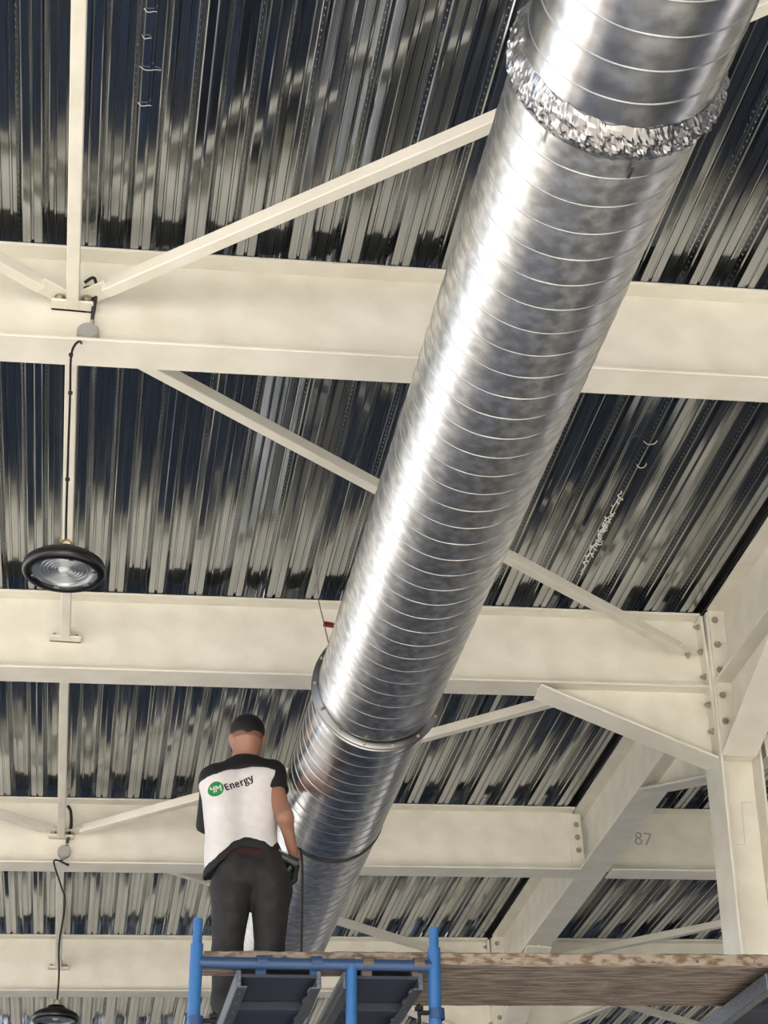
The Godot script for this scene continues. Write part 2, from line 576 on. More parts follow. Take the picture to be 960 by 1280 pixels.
func build_steel():
	var b: Node3D
	i_beam("cream roof beam nearest the viewer, above the top edge of the photo", 0, -4.2, 3.05)
	b = i_beam("long cream I-beam with bright underside crossing highest in the photo behind the duct", 1, -4.2, 3.06)
	fin(b, 3.02, 1.0)
	b = i_beam("cream I-beam bolted to the column with a tapered haunch under its right end", 2, -4.2, 3.046)
	haunch(b, 3.046, 2.14, 0.395)
	b = i_beam("cream I-beam behind the worker's shoulders with three bolts at its right end", 3, -4.2, 3.06)
	fin(b, 3.065, 1.0)
	b = i_beam("cream I-beam just above the wooden scaffold plank, left of the girder", 4, -4.2, 3.046)
	haunch(b, 3.046, 2.14, 0.395)
	b = i_beam("far cream I-beam seen through the gap under the scaffold plank", 5, -4.2, 3.06)
	fin(b, 3.065, 1.0)
	i_beam("farthest cream I-beam low behind the scaffold, mostly hidden", 6, -4.2, 3.046)
	b = i_beam("cream beam going right from the column's back, haunched at the column", 2, 3.30, 9.5)
	haunch(b, 3.30, 4.2, 0.395)
	b = i_beam("greyish white beam with 87 pencilled on its web, between girder and column", 3, 3.26, 9.5)
	var tm := TextMesh.new()
	tm.text = "87"
	var fnt := SystemFont.new()
	fnt.font_names = PackedStringArray(["Droid Sans"])
	tm.font = fnt
	tm.font_size = 32
	tm.pixel_size = 0.0036
	tm.depth = 0.0006
	var num := put("pencilled_number", tm, "pencil", b)
	num.transform = Transform3D(Basis(Vector3(0, 0, 1), -0.08), Vector3(3.52, -0.19, 0.006))
	num.set_meta("label", "faint pencilled 87")
	b = i_beam("greyish white beam behind the diagonal bar at the column's foot, above the plank", 4, 3.28, 9.5)
	haunch(b, 3.28, 4.2, 0.395)
	b = i_beam("farthest greyish white beam right of the girder, under the plank's right half", 5, 3.26, 9.5)
	# girder, split at the columns; its own axes: x runs ahead into the picture
	girder("near cream girder running to the column from the right edge of the photo", 0.2, 8.42, 0, true)
	girder("cream girder with grey underside running away behind the column", 8.70, 14.00, 1, true)
	girder("far length of the girder beyond the next column, below the plank", 14.28, 20.0, 2, false)
	column("tall cream H-section column at the right edge with pencil lines on it", bz(2), true)
	column("far cream column under the girder, hidden by the scaffold plank", bz(4), false)

func girder(label: String, z0: float, z1: float, which: int, far_haunch: bool):
	var t := thing("girder", label, "girder", R(GX, 0, 0), Basis(Vector3(0, 1, 0), PI * 0.5))   # local x is ahead
	var mid := (z0 + z1) * 0.5
	var l := z1 - z0
	var st := begin()
	box(st, Vector3(mid, -0.0085, 0), Vector3(l, 0.014, 0.185))
	obj("top_flange", st, "paint", t)
	st = begin()
	box(st, Vector3(mid, -BEAM_DEPTH * 0.5, 0), Vector3(l, BEAM_DEPTH - 0.02, 0.010))
	obj("web", st, "paint", t)
	st = begin()
	box(st, Vector3(mid, -BEAM_DEPTH + 0.006, 0), Vector3(l, 0.014, 0.185))
	obj("bottom_flange", st, "paint", t)
	if far_haunch:
		girder_haunch(t, z1, -1.15)
	if which > 0:
		girder_haunch(t, z0, 1.15)

func girder_haunch(t: Node3D, z: float, run: float):
	var top := -BEAM_DEPTH
	var drop := 0.40
	var st := begin()
	prism(st, PackedVector2Array([Vector2(z, top), Vector2(z + run, top), Vector2(z + run, top - 0.012), Vector2(z, top - drop)]), 0.010, Transform3D.IDENTITY)
	obj("haunch_web", st, "paint", t)
	st = begin()
	bar(st, Vector3(z + run, top - 0.012, 0), Vector3(z, top - drop, 0), 0.014, 0.185)
	obj("haunch_flange", st, "paint", t)
	st = begin()
	box(st, Vector3(z, (top - drop) * 0.5, 0), Vector3(0.018, -(top - drop) - 0.02, 0.175))
	obj("end_plate", st, "paint", t)
	var w := signf(run)
	for k in 5:
		for s in [-1.0, 1.0]:
			bolt(t, Vector3(z + w * 0.009, -0.07 - 0.145 * k, s * 0.058), Vector3(w, 0, 0))

func column(label: String, z: float, marks: bool):
	var x := 3.175
	var top := DECK + SLOPE * x - 0.016
	var t := thing("column", label, "column", P(x, -1.6, z))
	var h := top + 1.6
	var st := begin()
	for s in [-1.0, 1.0]:
		st = begin()
		box(st, Vector3(s * 0.104, h * 0.5, 0), Vector3(0.014, h, 0.245))
		obj("flange", st, "paint", t)
	st = begin()
	box(st, Vector3(0, h * 0.5, 0), Vector3(0.194, h, 0.010))
	obj("web", st, "paint", t)
	for s in [-1.0, 1.0]:
		st = begin()
		box(st, Vector3(0, 3.775 + 1.6, s * 0.062), Vector3(0.192, 0.014, 0.112))
		obj("stiffener_plate", st, "paint", t)
		st = begin()
		box(st, Vector3(0, h - 0.445, s * 0.062), Vector3(0.192, 0.012, 0.112))
		obj("stiffener_plate", st, "paint", t)
	st = begin()
	box(st, Vector3(0, 0.01, 0), Vector3(0.32, 0.02, 0.36))
	obj("base_plate", st, "paint", t)
	if marks:
		st = begin()
		for seg in [[0.018, 3.546, 0.075, 3.546], [0.018, 3.546, 0.010, 3.319], [0.010, 3.319, -0.035, 3.316]]:
			bar(st, Vector3(seg[0], seg[1] + 1.6, 0.0053), Vector3(seg[2], seg[3] + 1.6, 0.0053), 0.003, 0.0006, Vector3(0, 0, 1), 0.0001)
		obj("pencil_mark", st, "pencil", t)

# ------------------------------------------------------------------ bracing
func strut(label: String, n0: int, n1: int):
	var x := -0.262
	var a := R(x, -0.225, bz(n0) + 0.02)
	var b := R(x, -0.225, bz(n1) - 0.02)
	var t := thing("roof_strut", label, "strut", a, Basis.IDENTITY)
	var st := begin()
	bar(st, Vector3.ZERO, b - a, 0.055, 0.047)
	obj("strut_tube", st, "paint", t)
	for e in [[Vector3.ZERO, -1.0], [b - a, 1.0]]:
		st = begin()
		var c: Vector3 = e[0] + Vector3(0, -0.02, -e[1] * 0.045)
		box(st, c, Vector3(0.155, 0.010, 0.085))
		obj("gusset_plate", st, "paint", t)
		for s in [-1.0, 1.0]:
			bolt(t, c + Vector3(s * 0.055, 0.005, 0.0), Vector3(0, 1, 0))

func brace(label: String, x0: float, z0: float, x1: float, z1: float):
	var a := R(x0, -0.215, z0)
	var b := R(x1, -0.215, z1)
	var t := thing("diagonal_brace", label, "brace", a, along(a, b))
	var l := a.distance_to(b)
	var st := begin()
	box(st, Vector3(l * 0.5, 0, 0), Vector3(l - 0.04, 0.052, 0.052), Basis.IDENTITY, 0.003)
	obj("brace_tube", st, "paint", t)
	for e in [0.0, 1.0]:
		st = begin()
		var w: float = e * 2.0 - 1.0
		var c := Vector3(l * e + w * 0.03, 0, 0)
		box(st, c, Vector3(0.15, 0.009, 0.085))
		obj("gusset_plate", st, "paint", t)
		bolt(t, c + Vector3(w * 0.035, -0.005, 0), Vector3(0, -1, 0))

func build_bracing():
	strut("narrow cream strut running up to the top edge above the first junction box", 0, 1)
	strut("narrow cream strut behind the cable of the near round lamp", 1, 2)
	strut("narrow cream strut between second and third beam, left of the worker", 2, 3)
	strut("narrow cream strut behind the lower lamp's cable, bottom left", 3, 4)
	strut("farthest narrow cream strut, behind the lower lamp", 4, 5)
	brace("bright diagonal brace from the upper junction box up to the duct", -0.16, 5.66, 2.93, 3.06)
	brace("diagonal brace falling from the highest beam, passing behind the duct to the bolted column joint", -0.2, 5.93, 2.92, 8.47)
	brace("diagonal brace running from behind the haunch to the duct and on past the worker", 2.93, 8.72, -0.15, 11.27)
	brace("diagonal brace low behind the worker's legs, ending right of the duct above the plank", -0.17, 11.44, 2.93, 14.02)
	brace("diagonal brace leaving the left edge of the photo beside the upper junction box", -0.36, 5.66, -3.45, 3.06)
	brace("diagonal brace leaving the left edge beside the lower junction box", -0.36, 11.25, -3.45, 8.6)
	brace("grey white diagonal bar at the foot of the column, just above the plank", 3.35, 14.02, 6.6, 11.4)
	brace("diagonal bar in the far right bay, under the plank", 3.35, 14.3, 6.6, 16.85)

# ------------------------------------------------------------------ duct
func duct_point(z: float) -> Vector3:
	return P(1.1375 - 0.00939 * z, 3.2664 + 0.00284 * z, z)

func duct_frame(z: float) -> Transform3D:   # local z looks back along the duct
	var d := (duct_point(1.0) - duct_point(0.0)).normalized()
	var x := d.cross(Vector3.UP).normalized()
	return Transform3D(Basis(x, x.cross(d).normalized(), -d), duct_point(z))

func duct_section(called: String, label: String, z0: float, z1: float, lead: float, m: String, sm: String, sd: int, r := 0.25) -> Node3D:
	var f := duct_frame(z0)
	var t := thing(called, label, "duct", f.origin, f.basis)
	var n := FastNoiseLite.new()
	n.seed = sd
	n.frequency = 1.0
	var l := z1 - z0
	var rings := int(ceil(l / 0.02))
	var seg := 112
	var st := begin()
	var vs := PackedVector3Array()
	var ix := PackedInt32Array()
	for i in rings + 1:
		var z := l * i / rings
		for k in seg + 1:
			var a := TAU * (k % seg) / seg
			var ph := fposmod(z / lead + a / TAU, 1.0)
			var belly := 0.0007 * sin(PI * ph)
			var dent := 0.0011 * n.get_noise_3d(cos(a) * 1.4, sin(a) * 1.4, z * 2.4) + 0.0004 * n.get_noise_3d(cos(a) * 5.0, sin(a) * 5.0, z * 9.0)
			var rr := r + belly + dent
			vs.append(Vector3(rr * cos(a), rr * sin(a), -z))
	for i in rings:
		for k in seg:
			var b := i * (seg + 1) + k
			ix.append_array(PackedInt32Array([b, b + 1, b + seg + 1, b + 1, b + seg + 2, b + seg + 1]))
	# inside, one sheet thinner
	var base := vs.size()
	for i in [0, rings]:
		for k in seg + 1:
			var a := TAU * k / seg
			vs.append(Vector3((r - 0.003) * cos(a), (r - 0.003) * sin(a), -l * i / rings))
	for k in seg:
		var b := base + k
		ix.append_array(PackedInt32Array([b, b + seg + 1, b + 1, b + 1, b + seg + 1, b + seg + 2]))
	put("duct_shell", mesh_from(vs, ix), m, t)
	# the lock seam winds round the pipe
	st = begin()
	st.set_smooth_group(0)
	var steps := int(l / lead * 72)
	var prof := [Vector2(-0.0036, -0.0005), Vector2(-0.0022, 0.0014), Vector2(0.0, 0.0020), Vector2(0.0022, 0.0014), Vector2(0.0036, -0.0005)]
	var prev: Array = []
	for i in steps + 1:
		var z := l * i / steps
		var a := -TAU * z / lead
		var here: Array = []
		for p in prof:
			var zz: float = clampf(z + p.x, 0.0, l)
			here.append(Vector3((r + p.y) * cos(a), (r + p.y) * sin(a), -zz))
		if i > 0:
			for k in prof.size() - 1:
				quad(st, prev[k], prev[k + 1], here[k + 1], here[k], Vector3(cos(a), sin(a), 0))
		prev = here
	obj("spiral_seam", st, sm, t)
	return t

func mesh_from(vs: PackedVector3Array, ix: PackedInt32Array) -> ArrayMesh:
	# smooth normals that follow the winding (clockwise fronts)
	var ns := PackedVector3Array()
	ns.resize(vs.size())
	for i in range(0, ix.size(), 3):
		var a := vs[ix[i]]
		var nn := (vs[ix[i + 2]] - a).cross(vs[ix[i + 1]] - a)
		ns[ix[i]] += nn
		ns[ix[i + 1]] += nn
		ns[ix[i + 2]] += nn
	for i in ns.size():
		ns[i] = ns[i].normalized()
	var arr := []
	arr.resize(Mesh.ARRAY_MAX)
	arr[Mesh.ARRAY_VERTEX] = vs
	arr[Mesh.ARRAY_NORMAL] = ns
	arr[Mesh.ARRAY_INDEX] = ix
	var mesh := ArrayMesh.new()
	mesh.add_surface_from_arrays(Mesh.PRIMITIVE_TRIANGLES, arr)
	return mesh

func build_duct():
	duct_section("spiral_duct", "nearest length of shiny spiral duct, above the crumpled foil collar", 0.6, 3.26, 0.109, "duct_clean", "seam", 1)
	var t := duct_section("spiral_duct", "long mottled grey length of spiral duct between foil collar and bolted flange", 3.265, 6.93, 0.109, "duct", "seam", 2)
	# foil wrapped round the joint
	var n := FastNoiseLite.new()
	n.seed = 5
	n.frequency = 1.0
	var st := begin()
	var seg := 240
	var rows := 14
	var grid: Array = []
	for i in rows + 1:
		var row: Array = []
		var z := -0.05 + 0.112 * i / rows
		for k in seg:
			var a := TAU * k / seg
			var arch := sin(PI * float(i) / rows)
			var swell := 0.024 * pow(arch, 0.7) + 0.0012
			var c := 0.016 * n.get_noise_3d(cos(a) * 7.0, sin(a) * 7.0, z * 26.0) + 0.006 * n.get_noise_3d(cos(a) * 17.0 + 9.0, sin(a) * 17.0, z * 66.0)
			var edge := 0.014 * n.get_noise_2d(a * 3.0, 4.0 + i) * (1.0 if i == 0 or i == rows else 0.4)
			var rr := 0.25 + swell + c * arch
			row.append(Vector3(rr * cos(a), rr * sin(a), -(z + edge)))
		grid.append(row)
	st.set_smooth_group(-1)
	for i in rows:
		for k in seg:
			var k2 := (k + 1) % seg
			var o: Vector3 = grid[i][k]
			quad(st, grid[i][k], grid[i][k2], grid[i + 1][k2], grid[i + 1][k], Vector3(o.x, o.y, 0))
	obj("foil_collar", st, "foil", t)
	for a in [-2.35, -1.42]:
		st = begin()
		box(st, Vector3(0.262 * cos(a), 0.262 * sin(a), -0.095), Vector3(0.010, 0.002, 0.045), Basis(Vector3(0, 0, 1), a + PI * 0.5), 0.0005)
		obj("foil_tab", st, "foil", t)
	# flange pair between the second and third length
	st = begin()
	var to_axis := Transform3D(Basis(Vector3(1, 0, 0), Vector3(0, 0, -1), Vector3(0, 1, 0)), Vector3(0, 0, -3.66))
	lathe(st, [Vector2(0.251, -0.03), Vector2(0.253, -0.010), Vector2(0.273, -0.009), Vector2(0.275, -0.006), Vector2(0.273, -0.001), Vector2(0.251, -0.001)], 96, to_axis)
	obj("joint_flange", st, "flange", t)
	for k in 14:
		var a := TAU * k / 14.0
		put("bolt", bolt_mesh, "bolt", t, Transform3D(Basis(Vector3(0, 0, 1), a) * Basis(Vector3(1, 0, 0), PI * 0.5).scaled(Vector3(0.4, 0.4, 0.4)), Vector3(0.2635 * cos(a), 0.2635 * sin(a), -3.65)))
	t = duct_section("spiral_duct", "length of spiral duct beside the worker's shoulder, behind the bolted flange", 6.94, 8.32, 0.1, "duct_clean", "seam", 3, 0.252)
	st = begin()
	var ta := Transform3D(Basis(Vector3(1, 0, 0), Vector3(0, 0, -1), Vector3(0, 1, 0)), Vector3.ZERO)
	lathe(st, [Vector2(0.252, 0.002), Vector2(0.273, 0.002), Vector2(0.275, 0.005), Vector2(0.273, 0.009), Vector2(0.254, 0.011), Vector2(0.252, 0.03)], 96, ta)
	obj("joint_flange", st, "flange", t)
	st = begin()
	lathe(st, [Vector2(0.252, 1.36), Vector2(0.2575, 1.362), Vector2(0.2575, 1.383), Vector2(0.252, 1.385)], 96, ta)
	obj("rubber_gasket", st, "seam_dark", t)
	duct_section("spiral_duct", "farthest length of spiral duct, dropping out of sight behind the scaffold plank", 8.325, 11.2, 0.1, "duct", "seam", 4, 0.249)

# ------------------------------------------------------------------ lamps
func high_bay(label: String, z: float, jy: float) -> void:
	var at := P(-0.199, 3.04, z)
	var t := thing("high_bay_lamp", label, "lamp", at)
	var st := begin()
	var rim: Array = [Vector2(0.106, -0.008), Vector2(0.112, -0.018), Vector2(0.134, -0.016), Vector2(0.140, -0.006), Vector2(0.140, 0.006), Vector2(0.134, 0.022), Vector2(0.115, 0.036), Vector2(0.085, 0.05), Vector2(0.06, 0.058), Vector2(0.05, 0.075), Vector2(0.0, 0.078)]
	lathe(st, rim, 64)
	obj("housing", st, "black", t)
	st = begin()
	lathe(st, [Vector2(0.107, -0.008), Vector2(0.104, 0.004), Vector2(0.086, 0.016), Vector2(0.0, 0.018)], 64)
	obj("reflector", st, "reflector", t)
	st = begin()
	for r in [0.030, 0.042, 0.054, 0.066, 0.080]:
		lathe(st, [Vector2(r - 0.0045, 0.010), Vector2(r - 0.001, -0.002), Vector2(r + 0.001, -0.002), Vector2(r + 0.0045, 0.010)], 48)
	obj("lens_ring", st, "reflector", t)
	st = begin()
	lathe(st, [Vector2(0.0, -0.006), Vector2(0.016, -0.004), Vector2(0.02, 0.006)], 32)
	obj("lens_centre", st, "lamp_white", t)
	st = begin()
	lathe(st, [Vector2(0.0, -0.012), Vector2(0.08, -0.0115), Vector2(0.107, -0.009)], 48)
	obj("cover_glass", st, "lens", t)
	for k in 6:
		var a := TAU * k / 6.0 + 0.3
		st = begin()
		box(st, Vector3(0.108 * cos(a), -0.014, 0.108 * sin(a)), Vector3(0.014, 0.006, 0.02), Basis(Vector3.UP, -a), 0.002)
		obj("clip", st, "reflector", t)
	st = begin()
	var loop: Array = []
	for k in 13:
		var a := TAU * k / 12.0
		loop.append(Vector3(0.018 * cos(a), 0.096 + 0.022 * sin(a), 0))
	tube(st, curve(loop, 2), 0.004, 8)
	obj("hook", st, "brass", t)

func junction_box(label: String, z: float, y: float, x: float):
	var t := thing("junction_box", label, "electrical box", P(x, y, z))
	var st := begin()
	lathe(st, [Vector2(0.0, 0.0), Vector2(0.041, 0.0), Vector2(0.041, 0.032), Vector2(0.038, 0.036), Vector2(0.0, 0.036)], 32, Transform3D(Basis(Vector3(1, 0, 0), PI * 0.5), Vector3.ZERO), false)
	obj("box_body", st, "box_grey", t)
	st = begin()
	lathe(st, [Vector2(0.0335, 0.036), Vector2(0.0335, 0.039), Vector2(0.0, 0.040)], 32, Transform3D(Basis(Vector3(1, 0, 0), PI * 0.5), Vector3.ZERO), false)
	obj("lid", st, "box_grey", t)
	st = begin()
	tube(st, PackedVector3Array([Vector3(0.012, 0.038, 0.018), Vector3(0.012, 0.06, 0.018)]), 0.009, 10)
	tube(st, PackedVector3Array([Vector3(-0.01, -0.038, 0.018), Vector3(-0.012, -0.055, 0.018)]), 0.009, 10)
	obj("cable_gland", st, "box_grey", t)

func build_lamps():
	high_bay("round black high bay lamp hanging nearer, in front of the second beam", 5.637, 4.09)
	high_bay("round black high bay lamp hanging lower left, cut by the bottom edge", 11.224, 4.11)
	junction_box("grey round junction box on the highest beam beside the strut's end", 5.752, 4.092, -0.196)
	junction_box("small round junction box on the beam left of the worker", 11.339, 4.11, -0.235)
	var st := begin()
	tube(st, curve([P(-0.208, 4.035, 5.735), P(-0.225, 4.00, 5.66), P(-0.245, 3.93, 5.645), P(-0.235, 3.75, 5.64), P(-0.222, 3.5, 5.638), P(-0.208, 3.25, 5.637), P(-0.202, 3.158, 5.637)]), 0.0045, 8)
	for s in [[-0.235, 3.76], [-0.246, 3.925], [-0.216, 3.4]]:
		box(st, P(s[0], s[1], 5.64), Vector3(0.016, 0.010, 0.014))
	var o := obj("lamp_cable", st, "cable", self)
	tag(o, "black cable from the upper junction box down to the nearer lamp", "cable")
	st = begin()
	tube(st, curve([P(-0.246, 4.055, 11.32), P(-0.20, 4.0, 11.25), P(-0.29, 4.02, 11.235), P(-0.235, 3.86, 11.225), P(-0.20, 3.75, 11.224), P(-0.215, 3.5, 11.224), P(-0.20, 3.3, 11.224), P(-0.199, 3.158, 11.224)]), 0.006, 8)
	o = obj("lamp_cable", st, "cable", self)
	tag(o, "black cable from the lower junction box down to the lamp at the bottom", "cable")
	# wires coming out of the strut into each box
	st = begin()
	tube(st, curve([P(-0.225, 4.30, 5.70), P(-0.19, 4.31, 5.68), P(-0.178, 4.24, 5.69), P(-0.184, 4.155, 5.734)]), 0.006, 8)
	tube(st, curve([P(-0.225, 4.28, 5.71), P(-0.20, 4.28, 5.70), P(-0.187, 4.23, 5.70), P(-0.186, 4.155, 5.736)]), 0.006, 8)
	o = obj("wire", st, "cable", self)
	tag(o, "two short black wires looping into the upper junction box's top", "cable")
	st = begin()
	tube(st, curve([P(-0.235, 4.40, 11.28), P(-0.215, 4.36, 11.27), P(-0.205, 4.27, 11.28), P(-0.222, 4.17, 11.32)]), 0.010, 8)
	o = obj("wire", st, "cable", self)
	tag(o, "thick black wire dropping beside the strut into the lower junction box", "cable")

func tag(o: Node, label: String, category: String, group := ""):
	o.set_meta("label", label)
	o.set_meta("category", category)
	if group != "":
		o.set_meta("group", group)

# ------------------------------------------------------------------ scaffold
func build_scaffold():
	# own axes: x along the front tube, y up, z back towards the viewer; origin on the front tube at the left post
	var yaw := 0.02
	var org := P(0.337, 1.872, 6.15)
	var bs := Basis(Vector3.UP, yaw) * Basis(Vector3(0, 0, 1), 0.033)   # the ledgers run with the roof's fall, the posts stand plumb
	var plumb := bs.inverse() * Vector3.UP
	var t := thing("scaffold", "blue tubular scaffold frame with two posts at the bottom of the photo", "scaffold", org, bs)
	var fl := -org.y
	var st := begin()
	for x in [0.0, 0.81]:
		st = begin()
		tube(st, PackedVector3Array([Vector3(x, 0, 0) + plumb * fl, Vector3(x, 0, 0) + plumb * 0.062]), 0.0215, 18)
		obj("post", st, "blue", t)
		st = begin()
		tube(st, PackedVector3Array([Vector3(x, 0, 0) + plumb * 0.05, Vector3(x, 0, 0) + plumb * (0.148 if x == 0.0 else 0.132)]), 0.0165, 18)
		obj("spigot", st, "blue", t)
	st = begin()
	tube(st, PackedVector3Array([Vector3(0.0, 0, 0), Vector3(0.81, 0, 0)]), 0.019, 18)
	obj("cross_tube", st, "blue_worn", t)
	st = begin()
	tube(st, PackedVector3Array([Vector3(0.525, 0, 0) + plumb * fl, Vector3(0.525, 0.0, 0.0)]), 0.0185, 18)
	obj("inner_post", st, "blue", t)
	st = begin()
	tube(st, PackedVector3Array([Vector3(0.0, -1.0, 0), Vector3(0.81, -1.0, 0)]), 0.017, 12)
	obj("cross_tube", st, "blue", t)
	# matching frame at the far end, out of sight below the picture
	var t2 := thing("scaffold", "far blue scaffold frame carrying the other end of the walk boards, below the photo's edge", "scaffold", org + bs * Vector3(0, 0, -2.45), bs)
	for x in [0.0, 0.81]:
		st = begin()
		tube(st, PackedVector3Array([Vector3(x, 0, 0) + plumb * fl, Vector3(x, 0, 0) + plumb * 0.02]), 0.0215, 18)
		obj("post", st, "blue", t2)
	st = begin()
	tube(st, PackedVector3Array([Vector3(0, 0, 0), Vector3(0.81, 0, 0)]), 0.019, 18)
	obj("cross_tube", st, "blue", t2)
	walk_board("navy steel walk board hooked on the blue tube between worker's leg and gap", org, bs, 0.135, 0.425, true)
	walk_board("navy steel walk board hooked on the blue tube beside the right blue post", org, bs, 0.495, 0.775, false)
	# grey walk board carrying the plank's right end
	var w := thing("walk_board", "grey metal walk board under the plank's right end, cut by the right edge", "scaffold board", P(2.325, 1.945, 6.16), Basis(Vector3.UP, 0.05) * Basis(Vector3(0, 0, 1), 0.033))
	board_parts(w, 0.0, 0.6, 2.5, false)
	# wooden boards laid across
	var pl := Basis(Vector3.UP, yaw) * Basis(Vector3(0, 0, 1), 0.043)
	plank("weathered wooden plank laid across the scaffold with a chipped pale front edge", org + pl * Vector3(0.03, 0.026, -0.028), pl, 2.12, 0.046, 0.14, 1)
	plank("brown wooden plank lying close behind the chipped front plank", org + pl * Vector3(0.60, 0.026, -0.172), pl, 1.55, 0.044, 0.36, 2)
	plank("short wooden board under the worker's boots, below the photo's edge", org + bs * Vector3(-0.14, 0.008, -1.62), bs, 0.95, 0.036, 0.34, 3)
	# a grey standard further back, its head just under the planks
	st = begin()
	tube(st, PackedVector3Array([P(2.035, -1.6, 6.75), P(2.035, 1.83, 6.75)]), 0.016, 14)
	var o := obj("scaffold_pole", st, "zinc", self)
	tag(o, "grey metal pole standing under the wooden plank right of centre", "scaffold pole")
	for c in [["dark pipe clamp with bolt beside the left blue post", Vector3(0.0, -0.20, -0.0), 1.0], ["dark pipe clamp with bolt left of the right blue post", Vector3(0.81, -0.165, 0.0), -1.0]]:
		var cp := thing("pipe_clamp", c[0], "clamp", org + bs * c[1], bs)
		st = begin()
		lathe(st, [Vector2(0.0225, -0.018), Vector2(0.027, -0.018), Vector2(0.027, 0.018), Vector2(0.0225, 0.018)], 20, Transform3D.IDENTITY, false)
		obj("clamp_ring", st, "blue_worn", cp)
		st = begin()
		box(st, Vector3(c[2] * 0.045, 0.005, 0.0), Vector3(0.04, 0.012, 0.02))
		tube(st, PackedVector3Array([Vector3(c[2] * 0.06, -0.07, 0), Vector3(c[2] * 0.06, 0.035, 0)]), 0.006, 8)
		obj("clamp_bolt", st, "tool_dark", cp)
		st = begin()
		box(st, Vector3(c[2] * 0.06, 0.02, 0.0), Vector3(0.026, 0.014, 0.026))
		obj("clamp_nut", st, "tool_dark", cp)

func board_parts(w: Node3D, x0: float, x1: float, length: float, shiny: bool):
	var mid := (x0 + x1) * 0.5
	var st := begin()
	box(st, Vector3(mid, -0.035, -length * 0.5), Vector3(x1 - x0 - 0.03, 0.012, length - 0.04))
	obj("deck_panel", st, "panel", w)
	for x in [x0 + 0.010, x1 - 0.010]:
		st = begin()
		box(st, Vector3(x, -0.047, -length * 0.5), Vector3(0.016, 0.06, length - 0.03), Basis.IDENTITY, 0.003)
		box(st, Vector3(x + (0.010 if x < mid else -0.010), -0.075, -length * 0.5), Vector3(0.034, 0.006, length - 0.03))
		obj("side_rail", st, "zinc", w)
	# folded tabs along the rails
	for x in [x0 + 0.026, x1 - 0.026]:
		for k in 9:
			st = begin()
			box(st, Vector3(x, -0.067, -0.09 - 0.115 * k), Vector3(0.026, 0.016, 0.03), Basis(Vector3(0, 0, 1), 0.5 if x < mid else -0.5), 0.003)
			obj("rail_tab", st, "steel" if shiny and x < mid else "zinc", w)
	for k in 4:
		st = begin()
		box(st, Vector3(mid, -0.056, -0.33 - 0.6 * k), Vector3(x1 - x0 - 0.04, 0.03, 0.05))
		obj("cross_rib", st, "panel", w)

func walk_board(label: String, org: Vector3, bs: Basis, x0: float, x1: float, shiny: bool):
	var w := thing("walk_board", label, "scaffold board", org + bs * Vector3(x0, 0.0, 0.0), bs)
	board_parts(w, 0.0, x1 - x0, 2.45, shiny)
	for x in [0.085, x1 - x0 - 0.02]:
		var st := begin()
		# claw that grips the tube
		var poly := PackedVector2Array()
		for k in 9:
			var a := -0.35 + (PI + 0.9) * k / 8.0
			poly.append(Vector2(cos(a) * 0.0265, sin(a) * 0.0265))
		for k in 9:
			var a := -0.35 + (PI + 0.9) * (8 - k) / 8.0
			poly.append(Vector2(cos(a) * 0.0200, sin(a) * 0.0200))
		prism(st, poly, 0.036, Transform3D(Basis(Vector3(0, 0, 1), Vector3(0, 1, 0), Vector3(1, 0, 0)) * Basis(Vector3(0, 0, 1), -PI * 0.0), Vector3(x, 0, 0)))
		box(st, Vector3(x, -0.01, -0.035), Vector3(0.036, 0.045, 0.03))
		obj("hook", st, "blue_worn" if x0 < 0.3 else "rust", w)

